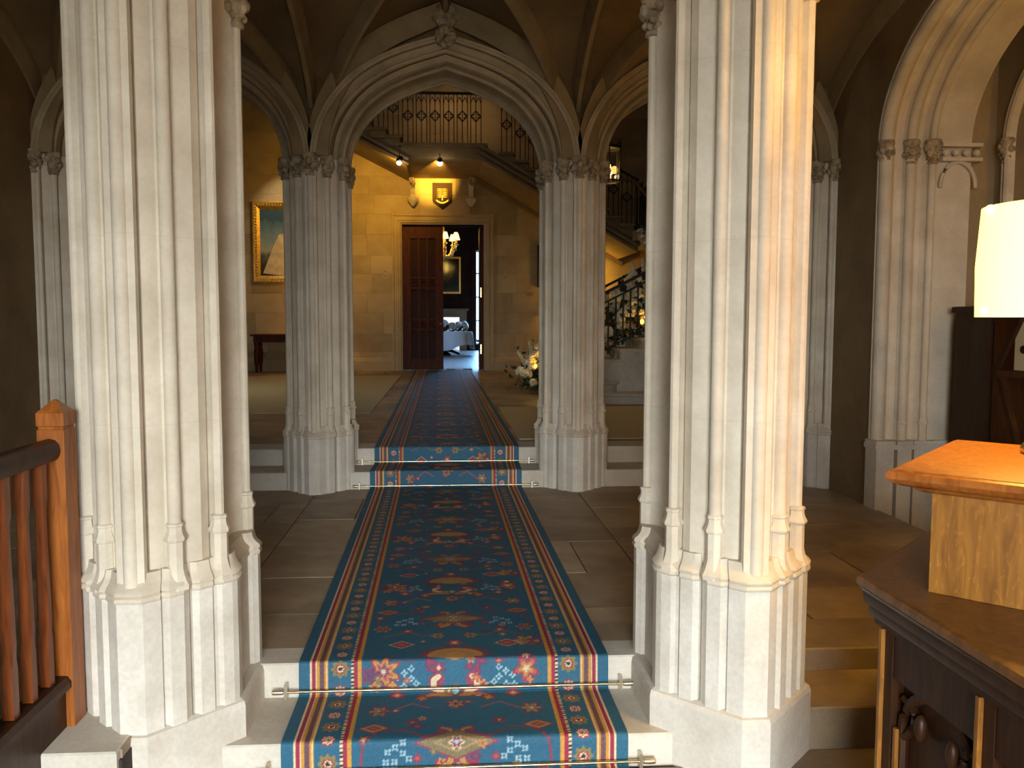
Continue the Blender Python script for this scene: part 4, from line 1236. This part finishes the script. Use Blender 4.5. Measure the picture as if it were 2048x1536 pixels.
# ------------------------------------------------------------------ hanging lantern
ln = thing('hanging_lantern', (1.95, 10.0, 3.02), 'hanging glass lantern with black frame beside the far right pier', 'lantern')
LC = (1.93, 10.0); lr = .165
hexa = [(LC[0] + lr * math.cos(math.pi / 6 + k * math.pi / 3), LC[1] + lr * math.sin(math.pi / 6 + k * math.pi / 3)) for k in range(6)]
for k in range(6):
    a, b = hexa[k], hexa[(k + 1) % 6]
    MB().bar((a[0], a[1], 3.03), (a[0], a[1], 3.46), .014).build('frame_bar', 'iron', ln)
    MB().bar((a[0], a[1], 3.035), (b[0], b[1], 3.035), .016).build('bottom_rim', 'iron', ln)
    MB().bar((a[0], a[1], 3.43), (b[0], b[1], 3.43), .03).build('top_rim', 'iron', ln)
    MB().lathe([(.012, 3.44), (.016, 3.47), (.004, 3.51)], (a[0], a[1], 0), 8).build('finial', 'iron', ln)
    MB().add([(a[0], a[1], 3.045), (b[0], b[1], 3.045), (b[0], b[1], 3.42), (a[0], a[1], 3.42), (a[0] * .98 + LC[0] * .02, a[1] * .98 + LC[1] * .02, 3.045), (b[0] * .98 + LC[0] * .02, b[1] * .98 + LC[1] * .02, 3.045), (b[0] * .98 + LC[0] * .02, b[1] * .98 + LC[1] * .02, 3.42), (a[0] * .98 + LC[0] * .02, a[1] * .98 + LC[1] * .02, 3.42)],
             [(0, 1, 2, 3), (4, 7, 6, 5), (0, 4, 5, 1), (1, 5, 6, 2), (2, 6, 7, 3), (3, 7, 4, 0)]).build('pane', 'glass', ln)
for k in range(3):
    a = k * 2.1; c = (LC[0] + .05 * math.cos(a), LC[1] + .05 * math.sin(a))
    MB().lathe([(.013, 3.05), (.013, 3.12)], (c[0], c[1], 0), 8).build('candle_tube', 'white', ln)
    MB().ball((c[0], c[1], 3.14), .02, 8, 6).build('bulb', 'bulb', ln, True)
MB().tube([(LC[0], LC[1], 3.46), (LC[0], LC[1], 8.4)], .008, 6).build('chain', 'iron', ln)
MB().loft([[(x, y, 3.44) for x, y in hexa], [(LC[0] + .04 * math.cos(k), LC[1] + .04 * math.sin(k), 3.50) for k in range(6)]]).build('crown', 'iron', ln)
point('lantern_bulb', (LC[0], LC[1], 3.22), 14, WARM, .05)

lpn = thing('added_landing_pendant', (0.2, 17.5, 6.35), 'added unseen pendant lamp hanging high above the stair half landing', 'lamp')
MB().tube([(.2, 17.5, 6.62), (.2, 17.5, 8.4)], .008, 6).build('chain', 'iron', lpn)
MB().loft([[(.2 + r * math.cos(k * math.pi / 8), 17.5 + r * math.sin(k * math.pi / 8), z_) for k in range(16)] for r, z_ in ((.16, 6.38), (.10, 6.62))], cap0=False, cap1=False).build('shade', 'shade_small', lpn, True)
point('added_pendant_bulb', (.2, 17.5, 6.40), 9, (1, .76, .46), .08)  # lamp added out of sight to brighten the wall behind the balustrade

# ------------------------------------------------------------------ flowers
def flower_mesh(seed, r, mat):
    mb = MB(); rd_ = random.Random(seed)
    for k in range(26):
        z_ = rd_.uniform(-.5, 1); a = rd_.uniform(0, 6.283); q = math.sqrt(max(0, 1 - z_ * z_))
        mb.ball((r * .72 * q * math.cos(a), r * .72 * q * math.sin(a), r * .72 * z_), r * .34, 6, 4, .25, seed * 40 + k)
    return mb.mesh('flower_head', mat, 60)
FM = [flower_mesh(1, .085, 'petal'), flower_mesh(2, .065, 'petal'), flower_mesh(3, .05, 'petal_pink')]
def spike_mesh():
    mb = MB(); rd_ = random.Random(5)
    for k in range(40):
        z_ = k / 40; a = k * 2.4; r = .04 * (1 - .75 * z_)
        mb.ball((r * math.cos(a), r * math.sin(a), .38 * z_), .022 * (1.1 - .6 * z_), 6, 4, .2, k)
    return mb.mesh('flower_spike', 'petal', 60)
SPK = spike_mesh()
def foliage(mb, c, n, spread, seed, zmin):
    rd_ = random.Random(seed)
    for k in range(n):
        p = Vector((c[0] + rd_.gauss(0, spread[0]), c[1] + rd_.gauss(0, spread[1]), max(zmin, c[2] + rd_.gauss(0, spread[2]))))
        d = Vector((rd_.uniform(-1, 1), rd_.uniform(-1, 1), rd_.uniform(-.3, 1))).normalized(); s = d.cross(Vector((rd_.uniform(-1, 1), rd_.uniform(-1, 1), .3))).normalized()
        L_ = rd_.uniform(.06, .13); w_ = L_ * .24
        q = [p, p + d * L_ * .5 + s * w_, p + d * L_, p + d * L_ * .5 - s * w_]
        nrm = d.cross(s) * .006
        mb.add([tuple(v + nrm * (1 if i in (1, 3) else 0)) for i, v in enumerate(q)], [(0, 1, 2), (0, 2, 3)])
fa = thing('flower_arrangement', (1.5, 12.55, .29), 'white and blush flower arrangement on the floor by the far right pier', 'flowers')
rd_ = random.Random(21)
mb = MB(); foliage(mb, (1.52, 12.6, .55), 700, (.20, .15, .16), 1, .32); o = mb.build('leaf_mass', 'leaf', fa); o['kind'] = 'stuff'
spots_ = [(1.13, 12.5, .60, 0), (1.22, 12.42, .57, 0), (1.30, 12.48, .74, 0), (1.40, 12.45, .68, 2), (1.36, 12.5, .86, 1), (1.46, 12.5, .92, 1), (1.52, 12.45, .80, 1), (1.42, 12.55, .98, 1), (1.60, 12.4, .70, 0), (1.48, 12.36, .52, 1), (1.55, 12.3, .42, 1), (1.72, 12.45, .85, 0), (1.7, 12.35, .55, 1), (1.85, 12.5, .65, 0), (1.6, 12.6, .98, 0), (1.78, 12.65, .95, 1), (1.33, 12.6, .62, 1), (1.25, 12.6, .82, 2)]
for k in range(44):
    a = rd_.uniform(0, 6.283); h = rd_.uniform(.36, 1.05); q = .36 * (1.12 - h) / .7 + .05
    spots_.append((1.50 + q * math.cos(a) * rd_.uniform(.7, 1.1), 12.5 + .6 * q * math.sin(a), h, rd_.choice([1, 1, 2])))
for x_, y_, z_, k in spots_: put('flower_head', FM[k], fa, (x_, y_, z_), (rd_.uniform(-.4, .4), rd_.uniform(-.4, .4), rd_.uniform(0, 6)))
for x_, y_, z_, ry in ((1.45, 12.6, .80, .0), (1.55, 12.62, .85, .1), (1.36, 12.62, .70, -.25), (1.30, 12.6, .60, -.6), (1.68, 12.6, .82, .2)):
    put('flower_spike', SPK, fa, (x_, y_, z_), (0, ry, 0))
gt = MB()
gt.box(1.36, 1.84, 12.22, 12.226, .29, .42); gt.box(1.36, 1.84, 12.70, 12.706, .29, .42); gt.box(1.36, 1.366, 12.226, 12.70, .29, .42); gt.box(1.834, 1.84, 12.226, 12.70, .29, .42)
gt.build('glass_trough', 'glass', fa)
MB().box(1.40, 1.80, 12.26, 12.66, .292, .40).build('floral_foam', 'leaf', fa)

fs_ = thing('stair_flowers', (2.5, 11.8, .9), 'bank of white flowers and greenery behind the lower stair balustrade', 'flowers')
mb = MB()
zst = lambda x: .28 + RS * 4.2 + (x - 2.12) * slope
for k in range(16):
    x_ = 1.95 + k * .11
    foliage(mb, (x_, 11.75, zst(x_) + .30), 130, (.12, .24, .18), 100 + k, zst(x_) + .01)
o = mb.build('leaf_mass', 'leaf', fs_); o['kind'] = 'stuff'
for k in range(120):
    x_ = rd_.uniform(1.9, 3.5); put('flower_head', FM[rd_.choice([0, 0, 1, 1, 2])], fs_, (x_, rd_.uniform(11.16, 11.7), zst(x_) + rd_.uniform(.10, .80)), (rd_.uniform(-.5, .5), rd_.uniform(-.5, .5), rd_.uniform(0, 6)))
for k in range(14):
    x_ = rd_.uniform(1.6, 3.7); put('flower_spike', SPK, fs_, (x_, rd_.uniform(11.3, 12.3), zst(x_) + rd_.uniform(.5, .65)), (rd_.uniform(-.2, .2), rd_.uniform(-.2, .2), 0))

def candle(x, y, z, label, watt):
    t = thing('tea_light', (x, y, z - .05), label, 'candle', 'glowing tea lights among the flowers')
    MB().lathe([(.034, -.05), (.038, 0), (.042, .05), (.039, .05), (.034, 0), (.03, -.044)], (x, y, z), 12).build('glass_cup', 'glass', t, True)
    MB().ball((x, y, z), (.028, .028, .036), 10, 7).build('flame', 'candle_glow', t, True)
    point('tea_light_flame', (x, y - .05, z + .06), watt, AMBER, .02)
candle(1.335, 12.34, .70, 'amber tea light glowing in the floor flower arrangement', 1.2)
candle(2.655, 11.13, 1.36, 'left amber tea light glowing among the stair flowers', 1.0)
candle(2.955, 11.13, 1.36, 'right amber tea light glowing among the stair flowers', 1.0)

# ------------------------------------------------------------------ dining room seen through the door
YD = 32.0
dn = MB().box(-3.2, 1.16, YD, YD + .2, .0, 5.6); dn.box(2.95, 3.4, YD, YD + .2, 0, 5.6); dn.box(1.16, 2.95, YD, YD + .2, 0, .5); dn.box(1.16, 2.95, YD, YD + .2, 4.1, 5.6)
struct(dn.build('wall_dining', 'wine'), 'dark damask wall of the room beyond the door', 'wall')
struct(MB().box(-3.4, -3.2, YB + .35, YD + .2, 0, 5.6).build('wall_dining_left', 'wine'), 'left wall of the room beyond the door', 'wall')
dr = MB().box(3.2, 3.4, YB + .35, 19.6, 0, 5.6).box(3.2, 3.4, 22.6, YD + .2, 0, 5.6).box(3.2, 3.4, 19.6, 22.6, 0, .8).box(3.2, 3.4, 19.6, 22.6, 4.2, 5.6)
struct(dr.build('wall_dining_right', 'wine'), 'right wall of the room beyond the door', 'wall')
struct(MB().box(-3.4, 3.4, YB + .3, YD + .2, 5.5, 5.6).build('ceiling', 'wine'), 'dark ceiling of the room beyond the door', 'ceiling')
dfl = struct(MB().box(-3.4, 3.4, YB + .02, YD + .2, .2, .275).build('floor', 'grout'), 'pale floor of the room beyond the door', 'floor')
M['parquet'] = wood_mat('pale_parquet', lin(170, 160, 150), lin(140, 128, 118), rough=.32, scale=(8, 1.2, 8))
pm_ = MB().bbox(-.098, .098, -1.24, 1.24, -.02, 0, .002).mesh('plank', 'parquet')
for i in range(22):
    for j in range(6):
        put('plank', pm_, dfl, (-2.1 + i * .2, YB + .35 + 1.0 + j * 2.48 + (1.2 if i % 2 else 0) - .6, .28))
wn = thing('window_1', (1.95, YD, .5), 'tall bright window of the room beyond the door', 'window'); wn['kind'] = 'structure'
for a, b in ((1.16, 1.20), (1.92, 1.98), (2.89, 2.95)): MB().box(a, b, YD - .02, YD + .08, .5, 4.1).build('window_frame', 'white', wn)
for z_ in (.5, 1.4, 2.3, 3.2, 4.04): MB().box(1.20, 2.89, YD, YD + .06, z_, z_ + .05).build('glazing_bar', 'white', wn)
zz_ = [.5, 1.4, 2.3, 3.2, 4.04]
for z0_, z1_ in zip(zz_[:-1], zz_[1:]):
    for a, b in ((1.20, 1.92), (1.98, 2.89)): MB().box(a, b, YD + .025, YD + .031, z0_ + .05, z1_).build('pane', 'pane', wn)
wn2 = thing('window_2', (3.3, 21.1, .8), 'side window of the room beyond the door', 'window'); wn2['kind'] = 'structure'
for a in (19.6, 21.07, 22.54): MB().box(3.26, 3.34, a, a + .06, .8, 4.2).build('window_frame', 'white', wn2)
for z_ in (.8, 2.45, 4.14): MB().box(3.27, 3.33, 19.66, 22.54, z_, z_ + .06).build('glazing_bar', 'white', wn2)
for z0_, z1_ in ((.86, 2.45), (2.51, 4.14)):
    for a in (19.66, 21.13): MB().box(3.297, 3.303, a, a + 1.41, z0_, z1_).build('pane', 'pane', wn2)
MB().box(1.02, 1.16, YD - .16, YD - .02, .28, 4.2).build('curtain', 'wine', wn)

fp_ = thing('fireplace', (.2, YD, .28), 'pale stone fireplace surround in the room beyond the door', 'fireplace')
fpx0, fpx1 = -1.4, .82
MB().box(fpx0, fpx0 + .28, YD - .22, YD, .28, 1.75).build('jamb', 'wall', fp_)
MB().box(fpx1 - .28, fpx1, YD - .22, YD, .28, 1.75).build('jamb', 'wall', fp_)
MB().box(fpx0, fpx1, YD - .24, YD, 1.55, 1.80).build('lintel', 'wall', fp_)
MB().bbox(fpx0 - .08, fpx1 + .08, YD - .32, YD, 1.80, 1.88, .01).build('mantel_shelf', 'wall', fp_)
MB().box(fpx0 + .28, fpx1 - .28, YD - .1, YD - .05, .28, 1.55).build('fire_screen', 'silver', fp_)

mr = thing('wall_mirror', (-.1, YD, 2.3), 'gilt framed dark mirror above the far fireplace', 'mirror')
mx0, mx1, mz0, mz1 = -.95, .60, 2.45, 3.85
mb = MB()
mb.box(mx0, mx1, YD - .06, YD - .01, mz0, mz0 + .07); mb.box(mx0, mx1, YD - .06, YD - .01, mz1 - .07, mz1); mb.box(mx0, mx0 + .07, YD - .06, YD - .01, mz0 + .07, mz1 - .07); mb.box(mx1 - .07, mx1, YD - .06, YD - .01, mz0 + .07, mz1 - .07)
mb.build('frame', 'gilt', mr)
MB().box(mx0 + .07, mx1 - .07, YD - .03, YD - .012, mz0 + .07, mz1 - .07).build('glass', 'mirror', mr)

tb = thing('dining_table', (-.2, 27.3, .28), 'round table in the room beyond the door', 'table')
TCX, TCY, TRAD = -.25, 27.2, 1.12
MB().lathe([(TRAD, 1.01), (TRAD, 1.04), (.2, 1.045)], (TCX, TCY, 0), 40).build('table_top', 'oak_dark', tb, 40)
MB().lathe([(.35, .29), (.30, .36), (.10, .45), (.09, .9), (.2, 1.01)], (TCX, TCY, 0), 16).build('pedestal', 'oak_dark', tb, True)
for k in range(4):
    a = k * R90 + .5
    MB().tube([(TCX + .1 * math.cos(a), TCY + .1 * math.sin(a), .5), (TCX + .5 * math.cos(a), TCY + .5 * math.sin(a), .42), (TCX + .8 * math.cos(a), TCY + .8 * math.sin(a), .32)], [.06, .05, .04], 8).build('leg', 'oak_dark', tb, True)
mb = MB(); rings = []
for r, zz, am in ((.05, 1.056, 0), (.8, 1.056, 0), (TRAD, 1.056, 0), (TRAD + .025, 1.03, .005), (TRAD + .04, .85, .03), (TRAD + .05, .66, .05), (TRAD + .055, .56, .06)):
    rings.append([(TCX + (r + am * math.sin(k * 14 * 2 * math.pi / 96)) * math.cos(2 * math.pi * k / 96), TCY + (r + am * math.sin(k * 14 * 2 * math.pi / 96)) * math.sin(2 * math.pi * k / 96), zz - (.10 * math.sin(k * 4 * 2 * math.pi / 96 + 1) if zz < .7 else 0)) for k in range(96)])
mb.loft(rings, cap0=True, cap1=False)
tag(mb.build('tablecloth', 'cloth', None, True), 'white tablecloth on the round table beyond the door', 'tablecloth')
for i, (dx, dy, r_) in enumerate(((-.10, -.75, .15), (.20, -.80, .19), (.47, -.55, .15), (.66, -.35, .16), (.83, -.1, .17))):
    t = thing('glass_bowl', (TCX + dx, TCY + dy, 1.06), 'round glass flower bowl on the white cloth, %s from the left' % ('first', 'second', 'third', 'fourth', 'fifth')[i], 'bowl', 'glass bowls on the white tablecloth')
    MB().ball((TCX + dx, TCY + dy, 1.06 + r_), r_, 18, 12).build('globe', 'glass', t, True)
    put('flower_head', FM[2 if i % 2 else 0], t, (TCX + dx, TCY + dy, 1.06 + r_))

ch = thing('chandelier', (-.05, 25.0, 3.2), 'gilded chandelier with small lit shades beyond the door', 'chandelier')
CX, CY, CZ = -.05, 25.0, 3.45
MB().lathe([(.01, -.25), (.05, -.2), (.03, -.12), (.08, -.05), (.10, .05), (.05, .15), (.07, .3), (.03, .45), (.05, .6), (.02, .75)], (CX, CY, CZ), 14).build('stem', 'gilt', ch, True)
MB().tube([(CX, CY, CZ + .7), (CX, CY, 5.5)], .012, 6).build('chain', 'gilt', ch)
for k in range(8):
    a = k * math.pi / 4 + .15; ca_, sa_ = math.cos(a), math.sin(a); R_ = .46 if k % 2 else .40
    pts = [(CX + ca_ * q * R_, CY + sa_ * q * R_, CZ - .02 - .16 * math.sin(q * 3.1) + .22 * q * q) for q in [i / 9 for i in range(10)]]
    arm = MB().tube(pts, .022, 8)
    for i in range(2, 9, 2): arm.ball((pts[i][0], pts[i][1], pts[i][2] - .02), .045, 7, 5, .3, i + k)
    arm.build('arm', 'gilt', ch, True)
    ex, ey, ez = pts[-1]
    MB().lathe([(.02, 0), (.06, .02), (.05, .05), (.018, .06), (.018, .16)], (ex, ey, ez), 10).build('candle_cup', 'gilt', ch, True)
    MB().loft([[(ex + r * math.cos(q * math.pi / 6), ey + r * math.sin(q * math.pi / 6), z_) for q in range(12)] for r, z_ in ((.105, ez + .17), (.05, ez + .36))], cap0=False, cap1=False).build('lamp_shade', 'shade_small', ch, True)
point('chandelier_bulbs', (CX, CY, CZ + .45), 45, WARM, .25)

# ------------------------------------------------------------------ oak balustrade at the left
ob = thing('oak_balustrade', (-1.31, 2.8, 0), 'golden oak balustrade with square newel at the left edge', 'balustrade')
NX, NY, nh = -1.298, 2.80, .043
nw = MB()
sq = lambda r, z_: [(NX - r, NY - r, z_), (NX + r, NY - r, z_), (NX + r, NY + r, z_), (NX - r, NY + r, z_)]
nw.loft([sq(nh, .004), sq(nh, 1.0), sq(nh - .004, 1.004), sq(nh - .004, 1.010)])
np_ = nw.build('newel_post', 'oak_red', ob)
MB().loft([sq(nh - .004, 1.010), sq(nh + .001, 1.014), sq(nh + .001, 1.055), sq(nh - .003, 1.06), sq(.004, 1.098)]).build('newel_cap', 'oak_red', np_)
RX = NX - .005
sec = [(-.032, .0), (-.036, .018), (-.033, .038), (-.02, .053), (0, .058), (.02, .053), (.033, .038), (.036, .018), (.032, 0), (.022, -.012), (-.022, -.012)]
MB().loft([[(RX + x, y, .915 + z_) for x, z_ in sec] for y in (NY - nh + .002, 0.6)]).build('handrail', 'oak_dark', ob, 50)
for k in range(18):
    y = NY - nh - .075 - k * .112
    r1, r2 = .0165, .0145
    mb = MB(); rings = []
    for z_, r, c in ((.18, r1, .0), (.33, r1, .0), (.36, r1, .35), (.40, r2 + .004, .4), (.72, r2, .4), (.76, r1 - .002, .35), (.79, r1, 0), (.905, r1, 0)):
        cc_ = r * (1 - c)
        rings.append([(RX + a, y + b, z_) for a, b in ((-r, -cc_), (-cc_, -r), (cc_, -r), (r, -cc_), (r, cc_), (cc_, r), (-cc_, r), (-r, cc_))])
    mb.loft(rings).build('baluster', 'oak_bal', ob)
MB().loft([[(RX + x, y, z_) for x, z_ in ((-.04, .13), (.03, .13), (.042, .14), (.042, .16), (.03, .178), (-.03, .178), (-.04, .16))] for y in (NY - nh + .001, .6)]).build('bottom_rail', 'oak_dark', ob)
MB().box(RX - .03, RX + .022, .6, NY - nh + .0005, -.245, .13).build('base_panel', 'oak_dark', ob)

# ------------------------------------------------------------------ reception desk at the right
dk = thing('reception_desk', (1.8, 1.8, -.25), 'dark carved oak reception desk at the right edge', 'desk')
ZT = .70
def desk_poly(o):   # outline offset outward by o
    return [(1.065 - o, 2.03 + .41 * o), (1.72 - .41 * o, 2.665 + o), (2.55 + o, 2.665 + o), (2.55 + o, .75 - o), (1.065 - o, .75 - o)]
rings = []
for o, z_ in ((.012, ZT - .028), (.02, ZT - .022), (.022, ZT - .010), (.018, ZT - .002), (.008, ZT)):
    rings.append([(x, y, z_) for x, y in desk_poly(o)])
MB().loft(rings).build('desk_top', 'oak_shaded', dk)
rings = []
for o, z_ in ((-.03, ZT - .125), (-.022, ZT - .12), (-.022, ZT - .105), (-.012, ZT - .10), (-.008, ZT - .085), (-.008, ZT - .075), (.002, ZT - .068), (.006, ZT - .05), (.006, ZT - .04), (.014, ZT - .028)):
    rings.append([(x, y, z_) for x, y in desk_poly(o)])
MB().loft(rings).build('cornice', 'oak_dark', dk, 30)
MB().prism(desk_poly(-.065), -.25, ZT - .12).build('carcass', 'oak_dark', dk)
# framed gothic front facing the runner
fx = 1.065 + .035
MB().box(fx, fx + .04, .8, 2.0, ZT - .235, ZT - .12).build('rail', 'oak_dark', dk)
MB().box(fx, fx + .04, .8, 2.0, -.25, -.05).build('rail', 'oak_dark', dk)
ystiles = [1.985, 1.60, 1.215, .83]
for y in ystiles:
    MB().box(fx - .003, fx + .04, y - .035, y + .012, -.25, ZT - .12).build('stile', 'oak_dark', dk)
    MB().box(fx - .014, fx + .01, y + .000, y + .012, -.25, ZT - .125).build('stile_bead', 'oak', dk)
for y0, y1 in zip(ystiles[1:], ystiles[:-1]):
    cy = (y0 + y1) / 2 - .012; hw = (y1 - y0) / 2 - .045; zsg = ZT - .36
    mb = MB()
    for s in (1, -1):
        mb.tube([(fx + .02, cy + s * hw * t, zsg + .14 * hfun(t)) for t in samples(8)], .014, 6)
        mb.tube([(fx + .02, cy + s * hw * (1 - .36 * math.sin(q)), zsg - .02 + .10 * math.sin(q * .5)) for q in [i * math.pi / 8 for i in range(9)]], .011, 6)
        mb.ball((fx + .012, cy + s * hw * .42, zsg + .045), (.016, .016, .034), 8, 6)
        mb.tube([(fx + .02, cy + s * hw, -.05), (fx + .02, cy + s * hw, zsg)], .012, 6)
    mb.build('tracery_arch', 'oak_dark', dk, 50)
    for s in (1, -1):
        MB().box(fx + .0, fx + .012, cy + s * (hw + .008) - .006, cy + s * (hw + .008) + .006, -.05, zsg).build('shaft_bead', 'oak', dk)

bxo = thing('oak_box_stand', (1.5, 1.9, ZT), 'raised golden oak box with moulded top standing on the desk', 'stand')
A0 = Vector((1.030, 1.893)); ea = Vector((.6951, .7189)); eb = Vector((.7071, -.7071))
def bpoly(o, la=.69, lb=.66):
    p = [A0 - ea * o - eb * o, A0 + ea * (la + o) - eb * o, A0 + ea * (la + o) + eb * (lb + o), A0 - ea * o + eb * (lb + o)]
    return [(q.x, q.y) for q in p]
MB().prism(bpoly(-.085), ZT + .001, .955).build('box_body', 'oak', bxo)
rings = []
for o, z_ in ((-.07, .945), (-.055, .952), (-.05, .957), (-.028, .962), (-.012, .970), (-.002, .980), (0, .988), (-.004, .996), (-.014, 1.0)):
    rings.append([(x, y, z_) for x, y in bpoly(o)])
MB().loft(rings).build('moulded_top', 'oak_red', bxo, 30)
MB().loft([[(x, y, z_) for x, y in bpoly(-.016)] for z_ in (.9995, 1.0015)]).build('top_veneer', 'oak', bxo)

# desk lamp
def shade_mat():
    m, nt, b = new_mat('lit_parchment_shade')
    b.inputs['Base Color'].default_value = lin(250, 236, 190)
    b.inputs['Roughness'].default_value = .8
    b.inputs['Emission Color'].default_value = (1.0, .60, .10, 1)
    b.inputs['Emission Strength'].default_value = 6.5
    tr_ = nt.nodes.new('ShaderNodeBsdfTranslucent'); tr_.inputs[0].default_value = (1.0, .8, .42, 1)
    mx = nt.nodes.new('ShaderNodeMixShader'); mx.inputs[0].default_value = .3
    out = nt.nodes['Material Output']
    nt.links.new(b.outputs[0], mx.inputs[1]); nt.links.new(tr_.outputs[0], mx.inputs[2]); nt.links.new(mx.outputs[0], out.inputs[0])
    return m
M['shade'] = shade_mat()
LX_, LY_ = 1.585, 2.07
lp = thing('desk_lamp', (LX_, LY_, 1.0), 'lit cream cylinder shade lamp on the oak box at the right', 'lamp')
MB().lathe([(.075, 1.002), (.078, 1.015), (.07, 1.03), (.055, 1.035), (.05, 1.055), (.03, 1.06), (.028, 1.075), (.014, 1.085), (.012, 1.40)], (LX_, LY_, 0), 8).build('lamp_base', 'steel', lp, 20)
srings = [[(LX_ + r * math.cos(k * math.pi / 24), LY_ + r * math.sin(k * math.pi / 24), z_) for k in range(48)] for r, z_ in ((.196, 1.365), (.199, 1.50), (.190, 1.652), (.187, 1.652), (.196, 1.50), (.193, 1.365), (.196, 1.365))]
MB().loft(srings, cap0=False, cap1=False).build('shade', 'shade', lp, True)
for a in (3.05, 6.2):
    for r, z_ in ((.196, 1.378), (.192, 1.640)):
        MB().ball((LX_ + r * math.cos(a), LY_ + r * math.sin(a), z_), .014, 10, 8).build('shade_glow_knob', 'shade_small', lp, True)  # emission stands in for lamp light showing at the shade fittings
MB().ball((LX_, LY_, 1.44), (.025, .025, .04), 10, 8).build('bulb', 'bulb', lp, True)
point('desk_lamp_bulb', (LX_, LY_, 1.55), 48, (1.0, .58, .12), .05)

rs_ = thing('added_recess_lamp', (3.93, 3.1, 1.9), 'added out-of-view lamp inside the recess behind the desk', 'lamp')
MB().box(3.92, 3.95, 3.05, 3.15, 1.85, 2.05).build('backplate', 'brass', rs_)
MB().loft([[(3.84 + r * math.cos(k * math.pi / 6), 3.1 + r * math.sin(k * math.pi / 6), z_) for k in range(12)] for r, z_ in ((.08, 1.95), (.05, 2.10))], cap0=False, cap1=False).build('shade', 'shade_small', rs_, True)
MB().tube([(3.92, 3.1, 1.9), (3.84, 3.1, 1.9), (3.84, 3.1, 1.97)], .01, 6).build('arm', 'brass', rs_)
point('added_recess_bulb', (3.80, 3.1, 2.05), 75, AMBER, .05)  # lamp added out of view to turn the recess wall amber

# dark tall cabinet and folding stand with a picture in the recess
cb_ = thing('tall_cabinet', (3.75, 5.55, -.25), 'tall dark wooden cabinet in the recess behind the desk lamp', 'cabinet')
MB().box(3.56, 3.93, 5.20, 5.62, -.25, 1.42).build('cabinet_body', 'oak_dark', cb_)
MB().box(3.545, 3.562, 5.22, 5.60, -.20, 1.36).build('cabinet_door', 'oak_dark', cb_)
MB().bbox(3.54, 3.94, 5.18, 5.64, 1.42, 1.46, .006).build('cabinet_top', 'oak_dark', cb_)
es = thing('folding_stand', (3.35, 4.55, -.25), 'crossed wooden folding stand behind the desk lamp', 'stand')
for y0, y1 in ((4.78, 4.22), (4.22, 4.78)):
    MB().bar((3.32, y0, -.25), (3.32 + (.03 if y0 > y1 else 0), y1, 1.02), .035).build('leg', 'oak_dark', es)
    MB().bar((3.60, y0, -.25), (3.60 + (.03 if y0 > y1 else 0), y1, 1.02), .035).build('leg', 'oak_dark', es)
MB().box(3.28, 3.68, 4.20, 4.24, 1.02, 1.06).build('crossbar', 'oak_dark', es)
MB().box(3.28, 3.68, 4.76, 4.80, 1.02, 1.06).build('crossbar', 'oak_dark', es)
MB().bar((3.30, 4.80, 1.06), (3.36, 4.45, 1.75), .03).build('back_strut', 'oak_dark', es)
pc = thing('animal_print', (3.4, 4.6, 1.06), 'cream print with dark animal shapes on the folding stand', 'picture')
MB().box(3.40, 3.42, 4.22, 4.78, 1.065, 1.62).build('print_board', 'cream_mat', pc)
mb = MB()
for cy, cz in ((4.62, 1.17), (4.42, 1.17), (4.52, 1.42)):
    mb.ball((3.398, cy, cz), (.004, .08, .035), 10, 6); mb.ball((3.398, cy + .085, cz + .02), (.004, .03, .025), 8, 5)
    for dy in (-.05, .05): mb.box(3.395, 3.40, cy + dy - .008, cy + dy + .008, cz - .07, cz)
mb.build('printed_animals', 'oak_dark', pc)
